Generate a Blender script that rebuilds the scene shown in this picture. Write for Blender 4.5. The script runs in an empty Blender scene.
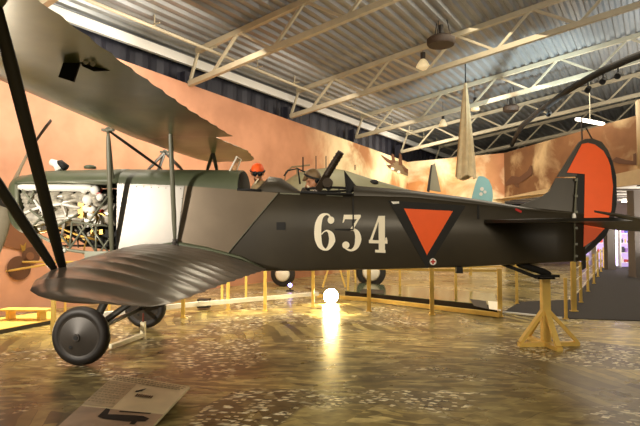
import bpy, bmesh, math, random
from mathutils import Vector, Matrix
random.seed(7)
PI = math.pi
C = bpy.context.scene.collection
F = 515.0
YAW = math.radians(3.3); PITCH = math.radians(2.22)
EYE = Vector((0, 0, 1.7))
CR = Matrix.Rotation(YAW, 3, 'Z') @ Matrix.Rotation(PI/2 + PITCH, 3, 'X')

def ray(px, py):
    return CR @ Vector(((px-320)/F, (213-py)/F, -1.0))
def at(px, py, Y):                       # point of the vertical plane y = Y (parallel to the aircraft)
    d = ray(px, py); return EYE + d*(Y/d.y)
def atf(px, py, z=0.0):                  # point at height z
    d = ray(px, py); return EYE + d*((z-EYE.z)/d.z)

# hall axes: U runs along the long mural wall, V across the hall
U = Vector((.4955, .8686, 0)); V = Vector((.8686, -.4955, 0)); W0 = Vector((-4.67, 14.65, 0))
def hall(u, v, z=0.0): return W0 + U*u + V*v + Vector((0, 0, z))
def onwall(px, py, v=0.0):
    d = ray(px, py); p = W0 + V*v
    t = (p-EYE).dot(V)/d.dot(V); return EYE + d*t
def onplane(px, py, p, n):
    d = ray(px, py); return EYE + d*((p-EYE).dot(n)/d.dot(n))

# ------------------------------------------------------------------ materials
def nmat(name):
    m = bpy.data.materials.new(name); m.use_nodes = True
    nt = m.node_tree; b = nt.nodes['Principled BSDF']; return m, nt, b
def srgb(r, g, b):
    f = lambda c: ((c/255)/12.92 if c/255 <= .04045 else (((c/255)+.055)/1.055)**2.4)
    return (f(r), f(g), f(b), 1)
def mat(name, col, rough=.5, metal=0.0, emis=None, estr=0, var=.0, scale=6.0, bump=0.0, coat=0.0, alpha=None):
    m, nt, b = nmat(name)
    c = srgb(*col)
    b.inputs['Base Color'].default_value = c
    b.inputs['Roughness'].default_value = rough
    b.inputs['Metallic'].default_value = metal
    if coat: b.inputs['Coat Weight'].default_value = coat; b.inputs['Coat Roughness'].default_value = .2
    tc = nt.nodes.new('ShaderNodeTexCoord')
    if var > 0 or bump > 0:
        n = nt.nodes.new('ShaderNodeTexNoise'); n.inputs['Scale'].default_value = scale; n.inputs['Detail'].default_value = 5
        nt.links.new(tc.outputs['Object'], n.inputs['Vector'])
        if var > 0:
            r = nt.nodes.new('ShaderNodeValToRGB')
            r.color_ramp.elements[0].position = .3; r.color_ramp.elements[1].position = .7
            r.color_ramp.elements[0].color = tuple(x*(1-var) for x in c[:3])+(1,)
            r.color_ramp.elements[1].color = tuple(min(1, x*(1+var)) for x in c[:3])+(1,)
            nt.links.new(n.outputs['Fac'], r.inputs['Fac']); nt.links.new(r.outputs['Color'], b.inputs['Base Color'])
        if bump > 0:
            bp = nt.nodes.new('ShaderNodeBump'); bp.inputs['Strength'].default_value = bump; bp.inputs['Distance'].default_value = .02
            nt.links.new(n.outputs['Fac'], bp.inputs['Height']); nt.links.new(bp.outputs['Normal'], b.inputs['Normal'])
    if emis:
        b.inputs['Emission Color'].default_value = srgb(*emis); b.inputs['Emission Strength'].default_value = estr
    return m

M = {}
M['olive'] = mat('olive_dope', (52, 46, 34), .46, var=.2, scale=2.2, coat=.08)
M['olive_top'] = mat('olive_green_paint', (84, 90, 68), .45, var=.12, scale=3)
M['wing_under'] = mat('wing_fabric_under', (96, 104, 68), .36, var=.35, scale=1.6, coat=.25)
M['wing_brown'] = mat('wing_fabric_brown', (112, 102, 92), .28, var=.12, scale=4, coat=.3)
M['strut'] = mat('strut_paint', (38, 36, 30), .35, coat=.2)
M['strut_grey'] = mat('strut_grey_green', (98, 98, 80), .45)
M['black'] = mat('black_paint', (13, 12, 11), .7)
M['rubber'] = mat('tyre_rubber', (34, 29, 25), .55, var=.15, scale=9)
M['hub'] = mat('wheel_disc', (62, 57, 52), .5, .2, var=.1, scale=8)
M['alum'] = mat('bare_aluminium_panel', (128, 124, 118), .42, .75, var=.06, scale=3)
M['alum2'] = mat('grey_brown_panel', (112, 98, 80), .38, .4, var=.1, scale=2.5)  # grey-brown, darker than the forward side panel
M['engine'] = mat('engine_metal', (196, 190, 176), .35, .3, var=.3, scale=14)
M['engine_dark'] = mat('engine_dark', (60, 54, 44), .5, .3, var=.3, scale=20)
M['brass'] = mat('brass_pipe', (190, 150, 70), .35, .6)
M['redpipe'] = mat('red_hose', (170, 40, 30), .5)
M['tube'] = mat('mount_tube', (128, 130, 112), .4, .2)
M['orange'] = mat('orange_paint', (250, 92, 8), .55, var=.05, scale=3)
M['cream'] = mat('cream_paint', (250, 242, 220), .5)
M['white'] = mat('white_paint', (240, 238, 230), .5)
M['red'] = mat('red_paint', (190, 30, 24), .5)
M['yellow'] = mat('yellow_post_paint', (232, 196, 104), .5, var=.1, scale=5)
M['truss'] = mat('truss_cream_paint', (184, 174, 148), .5, var=.08, scale=3)
M['plank'] = mat('pale_timber', (244, 232, 196), .5, var=.1, scale=8)
M['cloth'] = mat('beige_cloth', (206, 188, 150), .85, var=.15, scale=4)
M['bluewall'] = None
M['lamp'] = mat('lamp_metal', (50, 46, 42), .5, .4)
M['lampglass'] = mat('lamp_glass', (200, 190, 160), .3, emis=(255, 220, 160), estr=.5)
M['glow'] = mat('lamp_glow', (255, 240, 200), .3, emis=(255, 226, 150), estr=230)
M['tubeglow'] = mat('tube_glow', (255, 250, 240), .3, emis=(255, 240, 215), estr=9)
M['violetglow'] = mat('violet_glow', (230, 220, 255), .3, emis=(222, 205, 255), estr=6)
M['greyolive'] = mat('pale_olive_paint', (122, 120, 92), .5, var=.12, scale=1.5)
M['skin'] = mat('skin', (176, 122, 86), .55, var=.08, scale=20)
M['jacket'] = mat('leather_jacket', (58, 44, 32), .6, var=.2, scale=12)
M['tanjacket'] = mat('tan_jacket', (150, 128, 92), .8, var=.25, scale=14)
M['helmet'] = mat('brown_helmet', (116, 92, 60), .5, var=.1)
M['glass'] = mat('goggle_glass', (30, 32, 36), .1, .3)
M['gun'] = mat('gun_metal', (58, 48, 38), .42, .5, var=.2, scale=30)
M['scarf'] = mat('scarf_cloth', (220, 208, 176), .8)
M['prop_lit'] = mat('propeller_lit_base', (150, 140, 118), .35, var=.1, coat=.3)  # blade base painted pale, as if lit
M['prop_shade'] = mat('propeller_shaded_tip', (40, 30, 24), .4)  # outer blade painted dark where the light on its base does not reach
M['carpet'] = mat('dark_carpet', (44, 40, 38), .95, var=.2, scale=30)
M['beige_col'] = mat('beige_column', (190, 164, 124), .7, var=.05)
M['greycol'] = mat('grey_column', (112, 104, 98), .6)
M['soffit'] = mat('soffit', (222, 216, 200), .7)
M['shop'] = mat('shop_wall', (150, 132, 120), .6, var=.1)
M['skyblue'] = mat('sky_blue_paint', (150, 205, 212), .45)
M['greenglass'] = mat('plinth_glass_top', (92, 104, 78), .12, var=.25, scale=2)
M['darkedge'] = mat('dark_edge', (36, 30, 24), .5)
M['emblem'] = mat('mural_paint_dark', (96, 62, 40), .8)
M['emblem2'] = mat('mural_paint_brown', (128, 84, 54), .8)
M['muralgrey'] = mat('mural_paint_grey', (120, 104, 76), .8)

def corr_mat(name, col, rough, metal, rib=None):
    m, nt, b = nmat(name)
    c = srgb(*col)
    n = nt.nodes.new('ShaderNodeTexNoise'); n.inputs['Scale'].default_value = .35; n.inputs['Detail'].default_value = 6
    tc = nt.nodes.new('ShaderNodeTexCoord'); nt.links.new(tc.outputs['Object'], n.inputs['Vector'])
    r = nt.nodes.new('ShaderNodeValToRGB')
    r.color_ramp.elements[0].position = .35; r.color_ramp.elements[1].position = .68
    r.color_ramp.elements[0].color = tuple(x*.72 for x in c[:3])+(1,); r.color_ramp.elements[1].color = tuple(min(1, x*1.2) for x in c[:3])+(1,)
    nt.links.new(n.outputs['Fac'], r.inputs['Fac']); nt.links.new(r.outputs['Color'], b.inputs['Base Color'])
    b.inputs['Roughness'].default_value = rough; b.inputs['Metallic'].default_value = metal
    return m
M['roof'] = corr_mat('galvanised_roof', (150, 152, 152), .38, .35)
M['bluewall'] = corr_mat('dark_blue_cladding', (40, 40, 50), .5, .2)

def mural_mat(name, stops, cloud, ca, scale=.35, lo=.48, hi=.66, axis='X', span=20.0, off=0.0, amount=1.0, c0=0.0):
    """painted sky: colour runs along the wall, clouds come in from c0 onwards"""
    m, nt, b = nmat(name); L = nt.links
    tc = nt.nodes.new('ShaderNodeTexCoord'); sep = nt.nodes.new('ShaderNodeSeparateXYZ'); L.new(tc.outputs['Object'], sep.inputs['Vector'])
    mr = nt.nodes.new('ShaderNodeMapRange'); mr.inputs['From Min'].default_value = off; mr.inputs['From Max'].default_value = off+span
    L.new(sep.outputs[axis], mr.inputs['Value'])
    r = nt.nodes.new('ShaderNodeValToRGB'); els = r.color_ramp.elements
    while len(els) > 1: els.remove(els[-1])
    els[0].position = stops[0][0]; els[0].color = srgb(*stops[0][1])
    for p, c in stops[1:]:
        e = els.new(p); e.color = srgb(*c)
    L.new(mr.outputs['Result'], r.inputs['Fac'])
    n = nt.nodes.new('ShaderNodeTexNoise'); n.inputs['Scale'].default_value = scale; n.inputs['Detail'].default_value = 7; n.inputs['Roughness'].default_value = .55
    n.inputs['Distortion'].default_value = .5
    L.new(tc.outputs['Object'], n.inputs['Vector'])
    cr = nt.nodes.new('ShaderNodeValToRGB'); cr.color_ramp.elements[0].position = lo; cr.color_ramp.elements[1].position = hi
    L.new(n.outputs['Fac'], cr.inputs['Fac'])
    am = nt.nodes.new('ShaderNodeMapRange'); am.inputs['From Min'].default_value = c0; am.inputs['From Max'].default_value = c0+.12
    am.inputs['To Max'].default_value = amount
    L.new(mr.outputs['Result'], am.inputs['Value'])
    mu = nt.nodes.new('ShaderNodeMath'); mu.operation = 'MULTIPLY'; L.new(cr.outputs['Color'], mu.inputs[0]); L.new(am.outputs['Result'], mu.inputs[1])
    mx = nt.nodes.new('ShaderNodeMix'); mx.data_type = 'RGBA'; L.new(mu.outputs[0], mx.inputs['Factor'])
    L.new(r.outputs['Color'], mx.inputs['A']); mx.inputs['B'].default_value = srgb(*cloud)
    n2 = nt.nodes.new('ShaderNodeTexNoise'); n2.inputs['Scale'].default_value = scale*2.3; n2.inputs['Detail'].default_value = 6
    L.new(tc.outputs['Object'], n2.inputs['Vector'])
    c2 = nt.nodes.new('ShaderNodeValToRGB'); c2.color_ramp.elements[0].position = .35; c2.color_ramp.elements[1].position = .65
    c2.color_ramp.elements[0].color = (.8, .76, .72, 1); c2.color_ramp.elements[1].color = (1, 1, 1, 1)
    L.new(n2.outputs['Fac'], c2.inputs['Fac'])
    m2 = nt.nodes.new('ShaderNodeMix'); m2.data_type = 'RGBA'; m2.blend_type = 'MULTIPLY'; m2.inputs['Factor'].default_value = 1
    L.new(mx.outputs['Result'], m2.inputs['A']); L.new(c2.outputs['Color'], m2.inputs['B'])
    L.new(m2.outputs['Result'], b.inputs['Base Color']); b.inputs['Roughness'].default_value = .75
    return m

def floor_mat():
    m, nt, b = nmat('aerial_photo_floor'); L = nt.links
    tc = nt.nodes.new('ShaderNodeTexCoord')
    def noise(scale, det=6, dist=0, vec=None):
        n = nt.nodes.new('ShaderNodeTexNoise'); n.inputs['Scale'].default_value = scale; n.inputs['Detail'].default_value = det
        n.inputs['Distortion'].default_value = dist; L.new(vec or tc.outputs['Object'], n.inputs['Vector']); return n
    def ramp(src, pts):
        r = nt.nodes.new('ShaderNodeValToRGB'); e = r.color_ramp.elements
        while len(e) > 1: e.remove(e[-1])
        e[0].position = pts[0][0]; e[0].color = pts[0][1]
        for p, c in pts[1:]: e.new(p).color = c
        L.new(src, r.inputs['Fac']); return r.outputs['Color']
    def mix(a, bb, fac, mode='MIX'):
        x = nt.nodes.new('ShaderNodeMix'); x.data_type = 'RGBA'; x.blend_type = mode
        if isinstance(fac, float): x.inputs['Factor'].default_value = fac
        else: L.new(fac, x.inputs['Factor'])
        L.new(a, x.inputs['A'])
        if isinstance(bb, tuple): x.inputs['B'].default_value = bb
        else: L.new(bb, x.inputs['B'])
        return x.outputs['Result']
    w = noise(.5, 3)
    wv = nt.nodes.new('ShaderNodeVectorMath'); wv.operation = 'MULTIPLY_ADD'
    L.new(w.outputs['Color'], wv.inputs[0]); wv.inputs[1].default_value = (.6, .6, 0)
    w2 = noise(2.6, 4); w2v = nt.nodes.new('ShaderNodeVectorMath'); w2v.operation = 'MULTIPLY_ADD'; L.new(w2.outputs['Color'], w2v.inputs[0]); w2v.inputs[1].default_value = (.05, .05, 0); L.new(tc.outputs['Object'], w2v.inputs[2]); L.new(w2v.outputs[0], wv.inputs[2])
    K = (0, 0, 0, 1); Wt = (1, 1, 1, 1)
    def brick(rot, bw, rh, sc, c1, c2, mo, ms=.015, off=(0, 0, 0)):
        mp = nt.nodes.new('ShaderNodeMapping'); mp.inputs['Rotation'].default_value = (0, 0, math.radians(rot)); mp.inputs['Location'].default_value = off
        L.new(wv.outputs[0], mp.inputs['Vector'])
        t = nt.nodes.new('ShaderNodeTexBrick'); t.inputs['Scale'].default_value = sc; t.inputs['Brick Width'].default_value = bw; t.inputs['Row Height'].default_value = rh
        t.inputs['Color1'].default_value = srgb(*c1); t.inputs['Color2'].default_value = srgb(*c2); t.inputs['Mortar'].default_value = srgb(*mo); t.inputs['Mortar Size'].default_value = ms
        t.offset = .37; L.new(mp.outputs[0], t.inputs['Vector']); return t.outputs['Color']
    A = brick(24, 3.4, .3, 1.0, (190, 174, 128), (88, 74, 46), (120, 104, 70), ms=.006)
    Bk = brick(-38, 1.5, .36, 1.0, (200, 184, 138), (112, 96, 62), (100, 86, 56), ms=.006, off=(3, 1, 0))
    Ck = brick(70, 1.6, .14, 1.0, (180, 164, 118), (78, 66, 42), (90, 76, 50), ms=.004)
    mpv = nt.nodes.new('ShaderNodeMapping'); mpv.inputs['Rotation'].default_value = (0, 0, math.radians(24)); mpv.inputs['Scale'].default_value = (.75, 2.6, 1); L.new(wv.outputs[0], mpv.inputs['Vector'])
    vv = nt.nodes.new('ShaderNodeTexVoronoi'); vv.distance = 'CHEBYCHEV'; L.new(mpv.outputs[0], vv.inputs['Vector'])
    qq = nt.nodes.new('ShaderNodeSeparateColor'); L.new(vv.outputs['Color'], qq.inputs[0])
    A = mix(A, ramp(qq.outputs[0], [(0, srgb(84, 68, 42)), (.3, srgb(126, 108, 70)), (.6, srgb(172, 152, 106)), (.85, srgb(210, 194, 150)), (1, srgb(100, 84, 54))]), .8)
    Bk = mix(Bk, ramp(qq.outputs[1], [(0, srgb(200, 184, 138)), (.4, srgb(150, 130, 88)), (1, srgb(92, 76, 48))]), .6)
    # regions
    def region(sc, thr, seed):
        mp = nt.nodes.new('ShaderNodeMapping'); mp.inputs['Location'].default_value = (seed, seed*.7, 0); mp.inputs['Rotation'].default_value = (0, 0, .5); L.new(wv.outputs[0], mp.inputs['Vector'])
        v = nt.nodes.new('ShaderNodeTexVoronoi'); v.inputs['Scale'].default_value = sc; L.new(mp.outputs[0], v.inputs['Vector'])
        q = nt.nodes.new('ShaderNodeSeparateColor'); L.new(v.outputs['Color'], q.inputs[0])
        return ramp(q.outputs[0], [(thr, K), (thr+.01, Wt)])
    col = mix(A, Bk, region(.45, .5, 2.0))
    col = mix(col, Ck, region(.55, .66, 9.0))
    # large tone variation
    tone = ramp(noise(.35, 4, .4).outputs['Fac'], [(.36, (.5, .5, .42, 1)), (.5, (.9, .92, .8, 1)), (.62, (1.3, 1.32, 1.12, 1))])
    col = mix(col, tone, 1.0, 'MULTIPLY')
    # towns: small pale roofs on a dark ground
    def roofs(rot, bw, rh, thr, off):
        mp = nt.nodes.new('ShaderNodeMapping'); mp.inputs['Rotation'].default_value = (0, 0, math.radians(rot)); mp.inputs['Location'].default_value = off; mp.inputs['Scale'].default_value = (1/bw, 1/rh, 1)
        L.new(wv.outputs[0], mp.inputs['Vector'])
        v = nt.nodes.new('ShaderNodeTexVoronoi'); v.distance = 'CHEBYCHEV'; v.inputs['Randomness'].default_value = .8; L.new(mp.outputs[0], v.inputs['Vector'])
        q = nt.nodes.new('ShaderNodeSeparateColor'); L.new(v.outputs['Color'], q.inputs[0])
        a = ramp(q.outputs[0], [(thr, K), (thr+.02, Wt)])
        d = ramp(v.outputs['Distance'], [(.30, Wt), (.36, K)])
        return mix(a, d, 1.0, 'MULTIPLY')
    T = mix(Ck, srgb(92, 78, 52), .5)
    T = mix(T, srgb(250, 244, 220), roofs(31, .55, .3, .45, (0, 0, 0)))
    T = mix(T, srgb(66, 54, 36), roofs(31, .45, .3, .55, (.7, .2, 0)))
    T = mix(T, srgb(224, 212, 178), roofs(12, .34, .24, .62, (.3, .9, 0)))
    tn = noise(.42, 7, 1.2)
    tm = ramp(tn.outputs['Fac'], [(.515, K), (.55, (.95, .95, .95, 1))])
    col = mix(col, T, tm)
    # woods and roads
    wd = ramp(noise(1.3, 9, .3).outputs['Fac'], [(.6, K), (.68, (.6, .6, .6, 1))])
    col = mix(col, srgb(62, 50, 34), wd)
    vr = nt.nodes.new('ShaderNodeTexVoronoi'); vr.feature = 'DISTANCE_TO_EDGE'; vr.inputs['Scale'].default_value = .4; L.new(wv.outputs[0], vr.inputs['Vector'])
    rd = ramp(vr.outputs['Distance'], [(0, (.8, .8, .8, 1)), (.008, (.8, .8, .8, 1)), (.014, K)])
    fine = ramp(noise(7, 10).outputs['Fac'], [(.3, (.72, .69, .62, 1)), (.7, (1.35, 1.32, 1.2, 1))])
    col = mix(col, fine, 1.0, 'MULTIPLY')
    L.new(col, b.inputs['Base Color'])
    rr = nt.nodes.new('ShaderNodeMapRange'); rr.inputs['To Min'].default_value = .2; rr.inputs['To Max'].default_value = .38
    L.new(noise(1.5).outputs['Fac'], rr.inputs['Value']); L.new(rr.outputs['Result'], b.inputs['Roughness'])
    b.inputs['Specular IOR Level'].default_value = .4
    return m
M['floor'] = floor_mat()

# ------------------------------------------------------------------ mesh tools
def link(name, bm, m, parent=None, smooth=False, angle=None):
    me = bpy.data.meshes.new(name)
    bmesh.ops.recalc_face_normals(bm, faces=bm.faces)
    bm.to_mesh(me); bm.free()
    ms = m if isinstance(m, (list, tuple)) else [m]
    for x in ms: me.materials.append(x)
    if smooth:
        for p in me.polygons: p.use_smooth = True
        if angle: me.set_sharp_from_angle(angle=math.radians(angle))
    o = bpy.data.objects.new(name, me); C.objects.link(o)
    if parent is not None:
        o.parent = parent
        o.matrix_parent_inverse = Matrix.Identity(4)
        o.location = -world_loc(parent)
    return o
def world_loc(p):
    v = Vector((0, 0, 0))
    while p is not None:
        v = v + Vector(p.location); p = p.parent
    return v
def split(o):
    """every loose piece of a mesh becomes an object of its own"""
    bm = bmesh.new(); bm.from_mesh(o.data); seen = set(); groups = []
    for v in bm.verts:
        if v.index in seen: continue
        st_ = [v]; seen.add(v.index); g_ = []
        while st_:
            x = st_.pop(); g_.append(x.index)
            for e in x.link_edges:
                y = e.other_vert(x)
                if y.index not in seen: seen.add(y.index); st_.append(y)
        groups.append(set(g_))
    bm.free()
    if len(groups) < 2: return o
    for g_ in groups[1:]:
        b2 = bmesh.new(); b2.from_mesh(o.data); b2.verts.ensure_lookup_table()
        bmesh.ops.delete(b2, geom=[v for v in b2.verts if v.index not in g_], context='VERTS')
        me = bpy.data.meshes.new(o.name); b2.to_mesh(me); b2.free()
        for m_ in o.data.materials: me.materials.append(m_)
        c = bpy.data.objects.new(o.name.split('.')[0], me); C.objects.link(c); c.parent = o.parent; c.location = o.location
    b2 = bmesh.new(); b2.from_mesh(o.data); bmesh.ops.delete(b2, geom=[v for v in b2.verts if v.index not in groups[0]], context='VERTS'); b2.to_mesh(o.data); b2.free()
    return o
def thing(name, label, cat, loc=(0, 0, 0), group=None):
    o = bpy.data.objects.new(name, None); C.objects.link(o); o.location = loc
    o.empty_display_size = .1
    return tag(o, label, cat, group)
def tag(o, label, cat, group=None, kind=None):
    if label: o['label'] = label
    if cat: o['category'] = cat
    if group: o['group'] = group
    if kind: o['kind'] = kind
    return o
def rebase(o, loc):
    """move a single-mesh thing's origin to loc without moving it"""
    loc = Vector(loc); o.data.transform(Matrix.Translation(-loc)); o.location = loc; return o
def struct(name, bm, m, parent=None, smooth=False):
    o = link(name, bm, m, parent, smooth)
    if parent is None: o['kind'] = 'structure'
    return o
def B(): return bmesh.new()
def quad(bm, pts):
    return bm.faces.new([bm.verts.new(p) for p in pts])
def box(bm, c, s, rot=None):
    c = Vector(c); vs = []
    for i in (-1, 1):
        for j in (-1, 1):
            for k in (-1, 1):
                v = Vector((i*s[0]/2, j*s[1]/2, k*s[2]/2))
                if rot is not None: v = rot @ v
                vs.append(bm.verts.new(c+v))
    for f in ((0, 1, 3, 2), (4, 6, 7, 5), (0, 4, 5, 1), (2, 3, 7, 6), (0, 2, 6, 4), (1, 5, 7, 3)):
        bm.faces.new([vs[q] for q in f])
def frame_of(d, up=Vector((0, 0, 1))):
    d = d.normalized()
    if abs(d.dot(up)) > .98: up = Vector((1, 0, 0))
    a = d.cross(up).normalized(); b = a.cross(d).normalized(); return a, b
def bar(bm, p, q, w, h=None, up=Vector((0, 0, 1))):
    p = Vector(p); q = Vector(q); h = h or w
    a, b = frame_of(q-p, up)
    vs = [bm.verts.new(e + a*(i*w/2) + b*(j*h/2)) for e in (p, q) for i, j in ((-1, -1), (1, -1), (1, 1), (-1, 1))]
    bm.faces.new(vs[0:4][::-1]); bm.faces.new(vs[4:8])
    for k in range(4): bm.faces.new([vs[k], vs[(k+1) % 4], vs[4+(k+1) % 4], vs[4+k]])
def loft(bm, rings, close=True, caps=True):
    R = [[bm.verts.new(p) for p in r] for r in rings]
    n = len(R[0])
    for a, b in zip(R[:-1], R[1:]):
        for k in range(n if close else n-1):
            bm.faces.new([a[k], a[(k+1) % n], b[(k+1) % n], b[k]])
    if caps and close:
        bm.faces.new(R[0][::-1]); bm.faces.new(R[-1])
    return R
def tube(bm, pts, r, n=10, flat=1.0, caps=True, up=Vector((0, 0, 1))):
    pts = [Vector(p) for p in pts]; rs = r if isinstance(r, (list, tuple)) else [r]*len(pts)
    rings = []
    for i, p in enumerate(pts):
        d = (pts[min(i+1, len(pts)-1)] - pts[max(i-1, 0)])
        a, b = frame_of(d, up)
        rings.append([p + a*math.cos(2*PI*k/n)*rs[i] + b*math.sin(2*PI*k/n)*rs[i]*flat for k in range(n)])
    loft(bm, rings, True, caps)
def strut(bm, p, q, w, t):
    """streamlined strut: long section axis w lies along x (the flight direction)"""
    p = Vector(p); q = Vector(q); d = (q-p).normalized()
    a = Vector((1, 0, 0)); a = (a - d*a.dot(d)).normalized(); b = d.cross(a)
    rings = []
    for f, s in ((0, .45), (.06, .8), (.2, 1), (.8, 1), (.94, .8), (1, .45)):
        c = p.lerp(q, f)
        rings.append([c + a*math.cos(2*PI*k/14)*w/2*s + b*math.sin(2*PI*k/14)*t/2*s for k in range(14)])
    loft(bm, rings)
def disc_lathe(bm, c, axis, prof, n=32):
    """prof = [(radius, offset along axis)]"""
    c = Vector(c); axis = Vector(axis).normalized(); a, b = frame_of(axis)
    rings = [[c + axis*o + (a*math.cos(2*PI*k/n) + b*math.sin(2*PI*k/n))*max(r, 1e-4) for k in range(n)] for r, o in prof]
    loft(bm, rings)
def interp(tab, x):
    if x <= tab[0][0]: return tab[0][1]
    for (a, b), (c, d) in zip(tab[:-1], tab[1:]):
        if x <= c: return b + (d-b)*(x-a)/(c-a)
    return tab[-1][1]
def ellipsoid(bm, c, r, rot=None, sub=3):
    m = Matrix.Translation(Vector(c)) @ (rot.to_4x4() if rot is not None else Matrix.Identity(4)) @ Matrix.Diagonal((r[0], r[1], r[2], 1))
    bmesh.ops.create_icosphere(bm, subdivisions=sub, radius=1, matrix=m)
def prism(bm, poly, nrm, th):
    """flat polygon (3D points) extruded by th along nrm"""
    nrm = Vector(nrm).normalized()
    a = [bm.verts.new(Vector(p)) for p in poly]; b = [bm.verts.new(Vector(p)+nrm*th) for p in poly]
    bm.faces.new(a[::-1]); bm.faces.new(b)
    for k in range(len(a)): bm.faces.new([a[k], a[(k+1) % len(a)], b[(k+1) % len(a)], b[k]])

SPLIT = {'cockpit_rim', 'panel_seam', 'cockpit_floor', 'wing_fitting', 'lever_bolt', 'aerial', 'carburettor', 'oil_pump', 'firewall', 'intake_manifold', 'tail_mast', 'hanger', 'rail', 'top_rail', 'kerb_board', 'plank', 'rope'}
# ================================================================== THE BIPLANE
YC = 7.8
plane = thing('biplane', 'dark olive biplane numbered 634 with open engine bay and orange rudder', 'airplane', (-1, YC, 0))
def hw(x): return interp([(-5.2, .36), (-3.4, .45), (-.5, .45), (3.44, .035)], x)
ZS = [(-5.0, 2.42), (-3.4, 2.43), (-1.5, 2.31), (-.07, 2.24), (.88, 2.22), (1.67, 2.14), (2.55, 2.04), (3.44, 1.97)]
ZT = [(-5.0, 2.6), (-4.7, 2.67), (-3.4, 2.685), (-1.5, 2.655), (-.07, 2.45), (.1, 2.41), (.88, 2.345), (1.67, 2.24), (2.55, 2.09), (3.44, 1.995)]
ZB = [(-3.4, 1.30), (-2.6, 1.2), (-1.5, 1.15), (-.7, 1.155), (1.6, 1.2), (3.44, 1.29)]
def side_pt(px, py, off=.006):
    x = at(px, py, 7.4).x
    for _ in range(6):
        Y = YC - hw(x) - off; p = at(px, py, Y); x = p.x
    return p

# fuselage: sides and bottom
bm = B()
xs = [-3.4, -2.9, -2.6, -2.0, -1.5, -1.0, -.7, -.5, -.07, .4, .88, 1.3, 1.67, 2.1, 2.55, 3.0, 3.44]
rings = []
for x in xs:
    h = hw(x); b_, s_ = interp(ZB, x), interp(ZS, x); r = min(.05, h*.5)
    pr = [(-h, s_), (-h, (s_+b_)/2), (-h, b_+r), (-h+r*.3, b_+r*.3), (-h+r, b_), (h-r, b_), (h-r*.3, b_+r*.3), (h, b_+r), (h, (s_+b_)/2), (h, s_)]
    rings.append([Vector((x, YC+y, z)) for y, z in pr])
loft(bm, rings, close=False)
bm.faces.new([bm.verts.new(p) for p in rings[-1]])
fus = link('fuselage', bm, M['olive'], plane, True, 30)
md = fus.modifiers.new('skin', 'SOLIDIFY'); md.thickness = .012; md.offset = -1
# deck segments
def deck(x0, x1, name, m, parent=plane, ends=(True, True), ztab=ZT, lowx=None):
    bm = B(); n = max(3, int((x1-x0)/.15)); rings = []
    for i in range(n+1):
        x = x0 + (x1-x0)*i/n; h = hw(x)+.004; s_, t_ = interp(ZS, x), interp(ztab, x)
        rings.append([Vector((x, YC-h*math.cos(PI*k/16), s_ + (t_-s_)*math.sin(PI*k/16)**.85)) for k in range(17)])
    loft(bm, rings, close=False)
    for e, rr in zip(ends, (rings[0], rings[-1])):
        if e: bm.faces.new([bm.verts.new(p) for p in rr])
    return link(name, bm, m, parent, True, 40)
deck(-3.4, -1.62, 'top_deck', M['olive_top'])
hump = [(-1.37, 2.33), (-1.29, 2.47), (-1.2, 2.56), (-1.12, 2.57), (-.98, 2.51), (-.85, 2.4), (-.72, 2.3)]
deck(-1.37, -.7, 'headrest_deck', M['olive'], ztab=hump)
deck(.06, 3.44, 'rear_deck', M['olive'])
# engine cowl top
ztn = [(-5.14, 2.52), (-5.0, 2.60), (-4.7, 2.67), (-3.4, 2.69)]
bm = B(); rings = []
for i in range(11):
    x = -5.02 + 1.63*i/10; h = hw(x)+.008; s_ = 2.43; t_ = interp(ztn, x)
    rings.append([Vector((x, YC-h*math.cos(PI*k/16), s_ + (t_-s_)*math.sin(PI*k/16)**.85)) for k in range(17)])
loft(bm, rings, close=False)
cowl = link('engine_cowl', bm, M['olive_top'], plane, True, 50)
cowl.modifiers.new('skin', 'SOLIDIFY').thickness = .015
# nose ring
bm = B(); rings = []
for x, ry, zc, rz in ((-4.98, .36, 2.14, .46), (-5.06, .36, 2.15, .45), (-5.14, .33, 2.17, .41), (-5.2, .27, 2.2, .34), (-5.22, .2, 2.22, .26), (-5.2, .17, 2.22, .22)):
    rings.append([Vector((x, YC + ry*math.copysign(abs(math.cos(a))**.7, math.cos(a)), zc + rz*math.copysign(abs(math.sin(a))**.7, math.sin(a)))) for a in [2*PI*k/28 for k in range(28)]])
loft(bm, rings, caps=True)
link('nose_cowl', bm, M['olive_top'], plane, True, 50)
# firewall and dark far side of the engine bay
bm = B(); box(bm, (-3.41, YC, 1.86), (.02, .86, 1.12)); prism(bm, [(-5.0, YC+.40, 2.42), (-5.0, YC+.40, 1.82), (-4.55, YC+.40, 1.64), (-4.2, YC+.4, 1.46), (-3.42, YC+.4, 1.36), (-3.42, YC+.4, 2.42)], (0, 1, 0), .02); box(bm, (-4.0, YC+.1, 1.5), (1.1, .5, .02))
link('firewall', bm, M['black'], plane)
# side panels
def side_sheet(pxy, name, m, off):
    bm = B(); prism(bm, [side_pt(x, y, off) for x, y in pxy], (0, -1, 0), .006); return link(name, bm, m, plane)
def zpx(x, z, off=.006): return Vector((x, YC-hw(x)-off, z))
bm = B()
prism(bm, [zpx(-3.4, 2.425), zpx(-3.4, 1.36), zpx(-2.5, 1.5), zpx(-2.4, 2.385)], (0, -1, 0), .006)
pn = link('side_panel', bm, M['alum'], plane); pn['label'] = 'bare silver aluminium panel'
bm = B()
sl0 = side_pt(278, 192); sl1 = side_pt(228, 252)
prism(bm, [zpx(-2.395, 2.385), zpx(-2.495, 1.5), zpx(sl1.x, 1.35), zpx(sl1.x+.02, 1.43), zpx(sl0.x, interp(ZS, sl0.x)-.01), ], (0, -1, 0), .005)
link('side_panel', bm, M['alum2'], plane)
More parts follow.
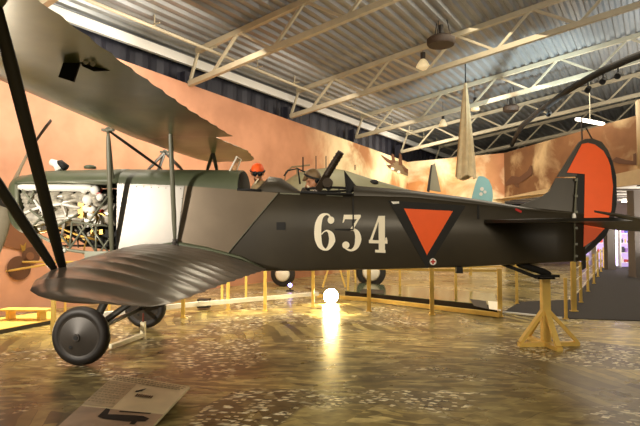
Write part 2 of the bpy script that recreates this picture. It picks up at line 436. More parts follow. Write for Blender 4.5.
# seams and rivets
bm = B()
for a, b_ in (((-3.39, 2.41), (-2.41, 2.37)), ((-2.4, 2.37), (-2.5, 1.5))):
    bar(bm, zpx(a[0], a[1], .014), zpx(b_[0], b_[1], .014), .008, .006)
bar(bm, side_pt(278, 193, .012), side_pt(228, 253, .012), .02, .01)
bar(bm, zpx(-1.0, 2.27, .006), zpx(-.1, 2.23, .006), .015, .02)
link('panel_seam', bm, M['strut_grey'], plane)
bm = B()
for fx in range(9):
    p = zpx(-3.33+.11*fx, 2.39-.006*fx, .014); disc_lathe(bm, p, (0, -1, 0), [(.008, 0), (.006, .004)], 8)
for z in (1.6, 1.8, 2.0, 2.2):
    for x in (-3.35, -2.5+.1*(z-1.5)): disc_lathe(bm, zpx(x, z, .014), (0, -1, 0), [(.008, 0), (.006, .004)], 8)
rv = link('panel_rivets', bm, M['lamp'], plane); rv['kind'] = 'stuff'
# small black access hole and bright corner tab
bm = B(); p = side_pt(281, 226); box(bm, p, (.13, .01, .11)); link('access_hatch', bm, M['black'], plane)
# cockpit interiors
bm = B(); box(bm, (-1.45, YC, 1.75), (.5, .84, .02)); box(bm, (-.32, YC, 1.75), (.75, .84, .02))
box(bm, (-1.2, YC, 2.0), (.02, .8, .5)); box(bm, (.05, YC, 1.98), (.02, .82, .44)); box(bm, (-.72, YC, 2.0), (.02, .84, .5)); box(bm, (-1.66, YC, 2.0), (.02, .84, .5)); prism(bm, [(-1.612, YC-.45*math.cos(PI*k/16), 2.3+.34*math.sin(PI*k/16)**.85) for k in range(17)], (1, 0, 0), .01)
link('cockpit_floor', bm, M['black'], plane)
# cockpit padded rims
bm = B()
tube(bm, [(-.7, YC-.46, 2.29), (-.3, YC-.46, 2.265), (.06, YC-.45, 2.25)], .02, 8)
tube(bm, [(-.7, YC+.46, 2.29), (-.3, YC+.46, 2.265), (.06, YC+.45, 2.25)], .02, 8)
tube(bm, [(-1.62, YC-.46, 2.33), (-1.27, YC-.46, 2.31)], .02, 8)
link('cockpit_rim', bm, M['black'], plane, True)
# windscreen
bm = B()
prism(bm, [(-1.80, YC-.2, 2.64), (-1.80, YC+.2, 2.64), (-1.70, YC+.15, 2.84), (-1.70, YC-.15, 2.84)], (1, 0, 0), .006)
gm = mat('windscreen_glass', (235, 235, 220), .05); gm.node_tree.nodes['Principled BSDF'].inputs['Transmission Weight'].default_value = .9
ws = link('windscreen', bm, gm, plane)
bm = B(); tube(bm, [(-1.80, YC-.2, 2.62), (-1.70, YC-.15, 2.85), (-1.70, YC+.15, 2.85), (-1.80, YC+.2, 2.62)], .012, 6); link('windscreen_frame', bm, M['white'], ws)
# triangular rear fairing behind the gunner
bm = B(); prism(bm, [at(344, 170, YC-.2), at(357, 187, YC-.2), at(346, 195, YC-.2)], (0, 1, 0), .4); link('cockpit_fairing', bm, M['black'], plane)

# ---- numbers 634
def stroke(path, crop0=(300, 190), s=3.556, off=.010, n=6):
    """variable width stroke in the frame of the numeral drawing, laid on the fuselage side"""
    pts = []
    P = [Vector((a, b_)) for a, b_, w in path]; W = [w for a, b_, w in path]
    for i in range(len(P)-1):
        p0, p1, p2, p3 = P[max(i-1, 0)], P[i], P[i+1], P[min(i+2, len(P)-1)]
        for k in range(n):
            t = k/n
            q = .5*((2*p1)+(-p0+p2)*t+(2*p0-5*p1+4*p2-p3)*t*t+(-p0+3*p1-3*p2+p3)*t**3)
            pts.append((q, W[i]+(W[i+1]-W[i])*t))
    pts.append((P[-1], W[-1])); return pts
def draw_stroke(bm, path, off=.012):
    pts = stroke(path); L_, R_ = [], []
    for i, (q, w) in enumerate(pts):
        d = (pts[min(i+1, len(pts)-1)][0]-pts[max(i-1, 0)][0]).normalized(); nn = Vector((-d.y, d.x))
        for lst, sgn in ((L_, 1), (R_, -1)):
            a = q+nn*sgn*w/2; lst.append(bm.verts.new(side_pt(300+a.x/3.556, 190+a.y/3.556, off)))
    for i in range(len(pts)-1): bm.faces.new([L_[i], L_[i+1], R_[i+1], R_[i]])
def poly_side(bm, pts, off=.012, s=3.556, o=(300, 190)):
    bm.faces.new([bm.verts.new(side_pt(o[0]+x/s, o[1]+y/s, off)) for x, y in pts])
def circ(cx, cy, r, n=20, ry=None): return [(cx+r*math.cos(2*PI*k/n), cy+(ry or r)*math.sin(2*PI*k/n)) for k in range(n)]
bm = B()
draw_stroke(bm, [(112, 104, 6), (103, 90, 6), (92, 86, 7), (76, 94, 16), (66, 118, 23), (63, 148, 25), (65, 176, 24), (73, 200, 17), (90, 212, 7), (104, 203, 14), (114, 180, 23), (110, 158, 19), (98, 145, 7), (86, 148, 4), (76, 158, 4)])
poly_side(bm, circ(110, 107, 12, ry=13), .0125)
link('number_six', bm, M['cream'], plane)
bm = B()
poly_side(bm, [(156, 88), (216, 88), (216, 96), (211, 104), (160, 104), (155, 116), (151, 116)])
poly_side(bm, [(205, 100), (216, 94), (186, 146), (178, 140)], .0125)
draw_stroke(bm, [(180, 142, 6), (192, 141, 9), (203, 153, 18), (207, 176, 23), (200, 201, 17), (184, 214, 8), (168, 211, 6), (158, 202, 6)], .013)
poly_side(bm, circ(163, 196, 13), .0135)
link('number_three', bm, M['cream'], plane)
bm = B()
poly_side(bm, [(279, 92), (302, 92), (302, 218), (280, 218)])
poly_side(bm, [(279, 92), (286, 92), (257, 180), (246, 184)], .0125)
poly_side(bm, [(245, 177), (311, 180), (311, 191), (245, 189)], .013)
poly_side(bm, [(267, 212), (304, 214), (304, 224), (267, 222)], .0135)
poly_side(bm, [(311, 180), (308, 168), (303, 170), (303, 180)], .0125)
link('number_four', bm, M['cream'], plane)
# triangle roundel
bm = B(); poly_side(bm, [(388, 200.5), (466, 205.5), (427, 268.5)], .008, 1, (0, 0)); link('triangle_border', bm, M['black'], plane)
bm = B(); poly_side(bm, [(404, 208.5), (453, 211), (427, 255)], .011, 1, (0, 0)); t_ = link('orange_triangle', bm, M['orange'], plane)
bm = B(); poly_side(bm, circ(433, 261.7, 3.4), .012, 1, (0, 0)); rc = link('cross_marker', bm, M['white'], plane)
bm = B(); poly_side(bm, [(432.2, 259.2), (433.8, 259.2), (433.8, 264.2), (432.2, 264.2)], .014, 1, (0, 0)); poly_side(bm, [(430.6, 261), (435.4, 261), (435.4, 262.5), (430.6, 262.5)], .0145, 1, (0, 0))
link('red_cross', bm, M['red'], rc)
bm = B(); poly_side(bm, [(391, 201.5), (399, 201.5), (399, 203.5), (393, 204)], .014, 1, (0, 0)); link('lifting_tab', bm, M['white'], plane)
bm = B(); poly_side(bm, [(477, 205), (479.5, 205), (479.5, 219), (477, 219)], .01, 1, (0, 0)); link('lifting_slot', bm, M['black'], plane)
bm = B(); poly_side(bm, [(516, 208), (522, 211), (521, 213), (515, 210)], .01, 1, (0, 0)); link('warning_mark', bm, M['red'], plane)
bm = B(); box(bm, at(459, 270, 7.55), (.09, .1, .09)); link('drain_fitting', bm, M['black'], plane)

# ---- wings
def airfoil(n=14, camber=1.0):
    """unit section: list of (x, z) going LE -> TE over the top and back below"""
    xs_ = [.5*(1-math.cos(PI*k/n)) for k in range(n+1)]
    up = [(x, .30*math.sqrt(max(x, 0))*(1-x)**.9*camber + .02*x*(1-x)) for x in xs_]
    lo = [(x, -.035*math.sin(PI*min(1, x*3))*(x < .34)) for x in xs_[::-1]]
    return up + lo[1:-1]
def wing(stations, n_span, name, m, ribs=None, sag=.0, scallop=0.0):
    """stations: (y, le_x, le_z, te_x, te_z, thickness)"""
    sec = airfoil(); bm = B(); rings = []
    cols = list(zip(*stations)); ys = cols[0]
    def g(j, y): return interp(list(zip(ys, cols[j])), y)
    for i in range(n_span+1):
        y = ys[0] + (ys[-1]-ys[0])*i/n_span
        lx, lz, tx, tz, th = (g(j, y) for j in range(1, 6))
        if ribs:
            s = abs(math.sin(PI*(y-ys[0])/ribs))**.8
            tx -= scallop*(1-abs(math.sin(PI*(y-ys[0])/ribs)))*-1
        else: s = 0
        ring = []
        for q, (sx, sz) in enumerate(sec):
            x = lx + (tx-lx)*sx; z = lz + (tz-lz)*sx + sz*th
            if ribs and q < 15: z -= sag*s*math.sin(PI*min(1, sx*1.02))**.5 if 0 < sx < 1 else 0
            ring.append(Vector((x, y, z)))
        rings.append(ring)
    loft(bm, rings)
    return link(name, bm, m, plane, True, 60)
upper = [(1.75, -2.5, 3.1, -2.1, 3.08, .3), (1.85, -2.75, 3.09, -1.95, 3.07, .8), (2.1, -2.98, 3.08, -1.86, 3.06, 1.1), (2.6, -3.08, 3.07, -1.82, 3.06, 1.25), (4.0, -3.13, 3.07, -1.80, 3.05, 1.3),
         (5.5, -3.12, 3.07, -1.76, 3.05, 1.3), (7.08, -3.1, 3.07, -1.64, 3.05, 1.3), (7.16, -3.1, 3.07, -1.9, 3.06, 1.3), (7.5, -3.06, 3.07, -1.86, 3.06, 1.3), (8.3, -2.98, 3.07, -1.68, 3.05, 1.3),
         (9.2, -2.85, 3.07, -1.73, 3.05, 1.2), (9.6, -2.75, 3.08, -1.85, 3.06, .9), (9.85, -2.6, 3.09, -2.1, 3.08, .3)]
wing(upper, 230, 'upper_wing', M['wing_under'], ribs=.33, sag=.006, scallop=.02)
lower = [(3.25, -1.70, 1.25, -1.48, 1.235, .15), (3.29, -1.92, 1.26, -1.38, 1.225, .35), (3.38, -2.1, 1.275, -1.32, 1.21, .6), (3.52, -2.25, 1.295, -1.29, 1.205, .8), (3.75, -2.37, 1.32, -1.27, 1.20, 1.0), (4.2, -2.49, 1.36, -1.26, 1.20, 1.2),
         (4.8, -2.58, 1.385, -1.25, 1.20, 1.35), (6.0, -2.95, 1.385, -1.23, 1.19, 1.6), (7.36, -3.38, 1.38, -1.2, 1.18, 1.9)]
wing(lower, 180, 'lower_wing', M['wing_brown'], ribs=.36, sag=.03, scallop=.03)
# wing root fillet strip
bm = B()
tube(bm, [side_pt(112, 256, .02), side_pt(140, 250, .02), side_pt(176, 244, .02), side_pt(205, 249, .02), side_pt(240, 258, .02), side_pt(264, 269, .02)], [.02, .035, .04, .035, .03, .015], 8)
link('wing_fillet', bm, M['olive_top'], plane, True)
# aileron balance plate with its lever
bm = B(); R1 = Matrix.Rotation(math.radians(18), 3, 'Y')
box(bm, at(70, 69, 3.95), (.13, .02, .18), R1); link('aileron_balance', bm, M['black'], plane)
bm = B(); bar(bm, at(66, 58, 3.95), at(88, 62, 3.95), .03, .05); prism(bm, [at(80, 58, 3.95), at(118, 70, 4.2), at(93, 71, 4.0), at(82, 66, 3.95)], (0, 1, 0), .015)
link('aileron_lever', bm, M['black'], plane)
bm = B()
for px, py in ((86, 62), (93, 64)): disc_lathe(bm, at(px, py, 3.9), (0, -1, 0), [(.02, 0), (.02, .01)], 10)
link('lever_bolt', bm, M['white'], plane)

# ---- struts
ib = at(61, 276, 4.15)
def st(name, p, q, w, t, m='strut'):
    bm = B(); strut(bm, p, q, w, t); return link(name, bm, M[m], plane, True)
st('interplane_strut', ib + Vector((-.02, 0, 0)), at(-112, 18, 3.28), .1, .05)
st('interplane_strut', ib + Vector((.03, 0, 0)), at(-9, -14, 2.87), .095, .05)
bm = B(); ellipsoid(bm, ib, (.06, .05, .05), sub=2); box(bm, ib+Vector((0, 0, -.03)), (.12, .05, .03)); link('strut_fitting', bm, M['black'], plane, True)
a0 = at(108, 130, 6.9); a1 = at(112, 257, 7.3); b0 = at(170, 126, 6.9); b1 = at(175, 242, 7.28)
st('cabane_strut', a0, a1, .075, .05, 'strut_grey'); st('cabane_strut', b0, b1, .07, .045, 'strut_grey')
st('cabane_brace', a0, at(113, 182, 7.4), .05, .035, 'strut_grey'); st('cabane_brace', a0, at(162, 169, 7.75), .055, .035, 'strut')
c0 = at(165, 152, 8.7); d0 = at(213, 152, 8.7)
for p, q in ((c0, at(147, 171, 7.95)), (c0, at(158, 171, 8.1)), (c0, at(183, 171, 7.95)), (d0, at(207, 171, 8.2)), (d0, at(217, 171, 8.1))):
    st('cabane_strut', p, q, .06, .04, 'strut')
bm = B()
for p in (a0, b0, c0, d0): box(bm, p+Vector((0, 0, .0)), (.16, .07, .03)); ellipsoid(bm, p, (.045, .045, .045), sub=2)
link('wing_fitting', bm, M['strut_grey'], plane)
bm = B(); ellipsoid(bm, b1, (.04, .04, .05), sub=2); box(bm, b1, (.07, .03, .09)); box(bm, a1, (.07, .04, .1)); link('wing_fitting', bm, M['hub'], plane)

# ---- engine bay
eng = B(); YE = YC-.1
tube(eng, [(-4.2-.75, YE, 1.98), (-3.55, YE, 1.98)], .17, 16); 
crank = link('engine_crankcase', eng, M['engine'], plane, True, 50)
for k in range(6):
    for s, nm in ((-1, 'engine_cylinder'), (1, 'engine_cylinder')):
        bm = B(); x = -4.86+.21*k
        p = Vector((x, YE+s*.05, 2.02)); q = Vector((x, YE+s*.22, 2.3))
        tube(bm, [p, q], .085, 14); 
        for f in (.25, .45, .65, .85): 
            c = p.lerp(q, f); d = (q-p).normalized(); tube(bm, [c-d*.008, c+d*.008], .097, 14)
        link(nm, bm, M['engine'], plane, True, 40)
bm = B(); tube(bm, [at(19, 187, 7.47), at(24, 187, 7.47), at(88, 188, 7.47), at(92, 188, 7.47)], [.035, .06, .06, .04], 14); link('exhaust_pipe', bm, M['white'], plane, True, 50)
bm = B(); tube(bm, [at(28, 197, 7.5), at(86, 196, 7.5)], .04, 12); tube(bm, [at(30, 205, 7.5), at(60, 203, 7.48), at(88, 198, 7.48)], .03, 12); link('intake_manifold', bm, M['engine'], plane, True)
for pts_, r_, mm in (([(22, 214), (40, 207), (62, 204), (80, 208)], .022, 'white'), ([(26, 226), (44, 222), (66, 218), (84, 220)], .026, 'engine'), ([(34, 200), (44, 214), (58, 230)], .02, 'white'), ([(60, 200), (66, 214), (62, 236)], .022, 'engine'), ([(40, 232), (60, 228), (80, 236), (98, 240)], .018, 'brass'), ([(90, 206), (98, 218), (92, 236)], .024, 'brass')):
    bm = B(); tube(bm, [at(x, y, 7.45) for x, y in pts_], r_, 10); link('engine_pipe', bm, M[mm], plane, True)
bm = B(); tube(bm, [at(30, 218, 7.56), at(84, 216, 7.56)], .1, 16); link('lower_cylinder_bank', bm, M['engine'], plane, True, 50)
bm = B()
for px, py, r in ((95, 190, .075), (88, 200, .085), (100, 197, .06), (92, 210, .07), (84, 190, .055)): ellipsoid(bm, at(px, py, 7.47), (r, r*.8, r), sub=2)
link('carburettor', bm, M['white'], plane, True)
rng = random.Random(3)
def clutter(n, ms, name, xr, yr, Yr, sz):
    for mm in ms:
        bm = B()
        for _ in range(n):
            p = at(rng.uniform(*xr), rng.uniform(*yr), rng.uniform(*Yr))
            # keep inside the bay's lower diagonal
            lim = interp([(-5.1, 1.95), (-4.5, 1.62), (-4.0, 1.47), (-3.4, 1.42)], p.x)
            if p.z < lim: p.z = lim + rng.uniform(.02, .1)
            t = rng.random()
            if t < .4: box(bm, p, (rng.uniform(.04, sz), rng.uniform(.04, sz), rng.uniform(.03, sz)), Matrix.Rotation(rng.uniform(-.6, .6), 3, 'Y'))
            elif t < .7: disc_lathe(bm, p, (rng.uniform(-.5, .5), -1, rng.uniform(-.3, .3)), [(sz*.35, 0), (sz*.4, .02), (sz*.25, .05)], 12)
            else:
                a = rng.uniform(0, PI); L_ = rng.uniform(.1, .28); dd = Vector((math.cos(a), 0, math.sin(a)))*L_
                q = p+dd*.5
                tube(bm, [p-dd*.5, p+Vector((0, -.02, .02)), q], .012, 7)
        o = link(name, bm, mm, plane, True, 40); o['kind'] = 'stuff'
clutter(17, [M['engine'], M['white']], 'engine_fittings', (24, 102), (200, 236), (7.45, 7.7), .15)
clutter(16, [M['engine_dark'], M['brass']], 'engine_pipework', (40, 106), (208, 248), (7.46, 7.75), .1)
clutter(5, [M['redpipe']], 'engine_hoses', (94, 106), (186, 212), (7.45, 7.6), .07)
bm = B(); box(bm, at(82, 211, 7.5), (.08, .08, .24)); box(bm, at(98, 232, 7.5), (.18, .08, .07)); link('oil_pump', bm, M['brass'], plane)
# engine mount framework
def T(bm, pts, r=.018): tube(bm, pts, r, 8)
bm = B(); YM = 7.42
T(bm, [at(18, 222, 7.47), at(30, 231, 7.44), at(50, 241, YM), at(68, 250, YM), at(90, 253, YM), at(110, 256, 7.37)], .024)
T(bm, [at(18, 183, 7.44), at(60, 182, 7.4), at(110, 184, 7.36)], .018)
T(bm, [at(30, 210, YM), at(52, 226, YM), at(70, 246, YM)])
for a, b_ in (((70, 248), (72, 222)), ((70, 248), (88, 222)), ((88, 222), (108, 252)), ((78, 226), (96, 252)), ((68, 250), (108, 196)), ((72, 222), (108, 226)), ((53, 228), (78, 214)), ((96, 252), (96, 226)), ((100, 252), (110, 238)), ((30, 229), (50, 208)), ((22, 190), (34, 204)), ((34, 190), (28, 204))):
    T(bm, [at(a[0], a[1], YM), at(b_[0], b_[1], YM)], .015)
T(bm, [at(17, 184, 7.46), at(17, 205, 7.46), at(20, 224, 7.46)], .03)
link('engine_mount', bm, M['tube'], plane, True)
bm = B(); box(bm, at(98, 257, 7.42), (.36, .1, .17)); link('cowl_flap', bm, M['tube'], plane)
bm = B(); ellipsoid(bm, at(64, 251, 7.38), (.035, .035, .035), sub=2); link('drain_plug', bm, M['white'], plane, True)
# exhaust stub and filler cap on the cowl
bm = B(); tube(bm, [at(60, 170, 7.7), at(57, 164, 7.7), at(51, 162, 7.7)], [.07, .065, .05], 12); es = link('exhaust_stub', bm, M['white'], plane, True)
bm = B(); tube(bm, [at(66, 168, 7.68), at(60, 162.5, 7.68), at(57, 162, 7.68)], [.06, .05, .02], 12); link('exhaust_mouth', bm, M['black'], es, True)
bm = B(); disc_lathe(bm, at(90, 168.5, 7.75), (0, 0, 1), [(.09, 0), (.09, .03), (.06, .05), (0, .06)], 16); link('filler_cap', bm, M['olive_top'], plane, True)
# radiator face, propeller
bm = B(); box(bm, (-5.215, YC, 2.22), (.03, .28, .36)); link('radiator', bm, M['engine_dark'], plane)
hub = Vector((-5.38, YC, 2.2))
bm = B(); disc_lathe(bm, hub, (-1, 0, 0), [(.1, -.14), (.13, -.05), (.12, .04), (.08, .12), (.0, .17)], 20)
pr = link('propeller', bm, M['hub'], plane, True)
tipp = at(42, 111, YC+.62); dirp = (tipp-hub); dirp.x = 0; dirp = dirp.normalized()
def blade(d, name):
    bm = B(); L_ = 1.5; rings = []
    w_ = Vector((1, 0, 0)).cross(d).normalized()
    for i in range(13):
        f = i/12; c = hub + d*(L_*f) + Vector((.35*f*f, 0, 0)) * (1 if d.z > 0 else .0)
        ch = .07 + .1*math.sin(PI*min(1, f*1.25+.05))*(1-.25*f); ch = ch if f < .93 else .06
        tw = math.radians(58-40*f); ax = w_*math.cos(tw)+Vector((1, 0, 0))*math.sin(tw); n2 = ax.cross(d).normalized()
        rings.append([c + ax*math.cos(a)*ch*.8 + n2*math.sin(a)*.022*(1.6-f) for a in [2*PI*k/12 for k in range(12)]])
    loft(bm, rings)
    for f in bm.faces:
        cc = f.calc_center_median()
        f.material_index = 1 if (cc-hub).length > .95 else 0  # outer faces take the painted-in shade colour
    return link(name, bm, [M['prop_lit'], M['prop_shade']], pr, True)
blade(dirp, 'blade'); blade(-dirp, 'blade')

# ---- landing gear
nw = at(81.4, 338, 6.5); fw = at(145.5, 308, 9.1)
R_w = 30/F*6.5
for cw, s in ((nw, -1), (fw, 1)):
    cw = Vector((cw.x, cw.y, R_w)); bm = B(); n = 40; prof = []
    for k in range(12):
        a = 2*PI*k/12; prof.append((R_w-.075+.075*math.cos(a), .085*math.sin(a)))
    rings = [[cw + Vector((0, o, 0)) + Vector((math.cos(2*PI*j/n), 0, math.sin(2*PI*j/n)))*r for r, o in prof] for j in range(n)]
    rings.append(rings[0]); loft(bm, rings, caps=False); bmesh.ops.remove_doubles(bm, verts=bm.verts, dist=1e-5)
    ty = link('wheel', bm, M['rubber'], plane, True)
    bm = B(); disc_lathe(bm, cw, (0, -1, 0), [(R_w-.10, -.08), (R_w-.09, -.05), (R_w-.09, .05), (R_w-.11, .075), (R_w-.13, .065), (.12, .10), (.05, .125), (.045, .14), (.0, .14)], 36)
    dsk = link('wheel_disc', bm, M['hub'], ty, True, 35)
    bm = B(); disc_lathe(bm, cw+Vector((0, -.135, 0)), (0, -1, 0), [(.028, 0), (.028, .012)], 14); disc_lathe(bm, cw+Vector((-.09, -.088, -.13)), (0, -1, 0), [(.022, 0), (.022, .012)], 14); link('hub_cap', bm, M['black'], ty)
ax0 = Vector((nw.x, nw.y, R_w)); ax1 = Vector((fw.x, fw.y, R_w))
bm = B(); tube(bm, [ax0, ax1], .035, 12); link('axle', bm, M['strut'], plane, True)
for e, yy in ((ax0.lerp(ax1, .1), YC-.42), (ax0.lerp(ax1, .9), YC+.42)):
    st('landing_gear_leg', e, (-3.25, yy, 1.36), .12, .07); st('landing_gear_leg', e, (-2.4, yy, 1.25), .1, .06)

# ---- tail
def P8(px, py, off=0): return at(px, py, YC+off)
def flat(name, pts, y0, th, m, parent=plane):
    bm = B(); prism(bm, [at(x, y, y0) for x, y in pts], (0, 1, 0), th); return link(name, bm, m, parent)
flat('tail_fin', [(518, 206), (533, 200.5), (543, 196), (549, 191.5), (553, 185), (556.5, 178), (578, 178), (578, 216), (540, 214)], YC-.02, .05, M['olive'])
rud_out = [(577, 262), (577, 176.4), (557.5, 176.6), (568, 160), (580, 141.5), (585, 139), (593, 138.5), (602, 142), (608, 150), (613, 162), (616.5, 177), (617, 202), (614, 220), (606, 236), (594, 248), (584, 256)]
rud = flat('rudder', rud_out, YC-.025, .05, M['olive'])
blk = flat('rudder_edge', [(577.5, 261), (577.5, 173), (585, 173), (585, 250), (595, 239), (605, 228), (611.5, 211), (613, 186), (610, 166), (606, 156), (611, 158), (616, 175), (616.8, 202), (613.5, 220), (605.5, 236), (593.5, 247.5)], YC-.032, .008, M['black'], rud)
org = flat('rudder_panel', [(582, 144), (588, 142.8), (595, 144.5), (603.6, 151), (608, 159), (610.5, 166), (613, 186), (611.5, 210), (605, 228), (595, 239), (583.5, 247), (585, 174), (567, 172.5)], YC-.04, .008, M['orange'], rud)
# rudder horn light post
bm = B(); tube(bm, [P8(582, 142), P8(581.5, 118)], .012, 8); tube(bm, [P8(592, 139), P8(586, 128)], .01, 6); link('tail_mast', bm, M['strut'], plane)
bm = B(); tube(bm, [P8(574.5, 262, -.06), P8(574.5, 214, -.06), P8(577, 178, -.05)], .014, 8)
for py in (180, 196, 212, 228, 244, 256): box(bm, P8(576, py, -.06), (.04, .03, .035))
link('rudder_hinge', bm, M['strut_grey'], plane)
bm = B(); ellipsoid(bm, P8(574, 217, -.1), (.03, .03, .06), sub=2); link('hinge_fitting', bm, M['white'], plane, True)
# rudder root at bottom hanging post
flat('rudder_post', [(582, 256), (586, 254), (586, 268), (583, 270)], YC, .04, M['black'])
# tailplane (both sides) and elevators
for s in (-1, 1):
    bm = B()
    def tp(x, y, z, t): return Vector((x, YC+s*y, z+t))
    out = [(1.95, .22), (2.2, .6), (2.5, 1.1), (2.75, 1.45), (3.0, 1.6), (3.28, 1.62), (3.28, .05), (2.0, .12)]
    up = [bm.verts.new(tp(x, y, 1.86, .02 if 0 < i < 6 else .035)) for i, (x, y) in enumerate(out)]
    dn = [bm.verts.new(tp(x, y, 1.86, -.02)) for x, y in out]
    bm.faces.new(up); bm.faces.new(dn[::-1])
    for k in range(8): bm.faces.new([up[k], up[(k+1) % 8], dn[(k+1) % 8], dn[k]])
    link('tailplane', bm, M['strut'], plane, True, 30)
    bm = B()
    out = [(3.29, .1), (3.29, 1.63), (2.85, 1.63), (2.82, 1.68), (3.05, 1.8), (3.4, 1.86), (3.8, 1.75), (3.98, 1.3), (4.0, .7), (3.85, .12)]
    drop = lambda x: -(x-3.29)*.2
    up = [bm.verts.new(tp(x, y, 1.86+drop(x), .02 if x == 3.29 else .008)) for x, y in out]; dn = [bm.verts.new(tp(x, y, 1.86+drop(x), -.02 if x == 3.29 else -.008)) for x, y in out]
    bm.faces.new(up); bm.faces.new(dn[::-1])
    for k in range(10): bm.faces.new([up[k], up[(k+1) % 10], dn[(k+1) % 10], dn[k]])
    link('elevator', bm, M['olive'], plane, True, 30)
# tail skid
bm = B(); strut(bm, (2.45, YC, 1.26), at(551, 274.5, YC), .1, .06); box(bm, at(547, 276, YC), (.34, .07, .035)); bar(bm, at(500, 263, YC), at(536, 277, YC), .05, .05)
link('tail_skid', bm, M['black'], plane)
# gun ring with gun
bm = B()
gp = [(cx, cy) for cx, cy in [(-.32+.33*math.cos(2*PI*k/24), YC+.36*math.sin(2*PI*k/24)) for k in range(25)]]
tube(bm, [(x, y, 2.36) for x, y in gp], .018, 8)
for k in (0, 4, 8, 12, 16, 20): tube(bm, [(gp[k][0], gp[k][1], 2.36), (gp[k][0], gp[k][1], 2.22)], .012, 6)
tube(bm, [at(284, 176, 7.6), at(288, 170.5, 7.6), at(298, 168.5, 7.6), at(300, 184, 7.6)], .014, 6)
tube(bm, [at(303, 157, 7.9), at(303, 172, 7.9)], .012, 6); tube(bm, [at(298, 169, 7.6), at(305, 172, 7.6)], .012, 6); tube(bm, [at(346, 176, 7.7), at(347, 192, 7.5)], .014, 6)
link('gun_ring', bm, M['black'], plane, True)
g0 = at(322, 183, 7.45); g1 = at(341, 152, 7.3); gd = (g1-g0).normalized()
bm = B(); tube(bm, [g0+gd*.12, g0+gd*.14, g1], [.035, .055, .05], 14)
gn = link('machine_gun', bm, M['gun'], plane, True, 40)
bm = B(); bar(bm, g0-gd*.12, g0+gd*.16, .09, .1, Vector((1, 0, 0))); bar(bm, g0-gd*.12, g0-gd*.2+Vector((-.02, 0, -.02)), .03, .09); link('receiver', bm, M['gun'], gn)
bm = B(); disc_lathe(bm, g0+gd*.02+Vector((.07, -.02, -.02)), (0, -1, 0), [(.07, -.04), (.08, 0), (.07, .05), (0, .05)], 16); link('ammunition_drum', bm, M['gun'], gn, True, 40)
bm = B(); tube(bm, [g0, at(330, 190, 7.45)], .025, 8); tube(bm, [g0-gd*.1, at(318, 194, 7.45)], .02, 8); link('gun_mount', bm, M['black'], gn)
bm = B()
for f in (.3, .42, .54, .66, .78, .9): 
    c = g0.lerp(g1, f); tube(bm, [c-gd*.008, c+gd*.008], .058, 12)
link('barrel_jacket', bm, M['gun'], gn)

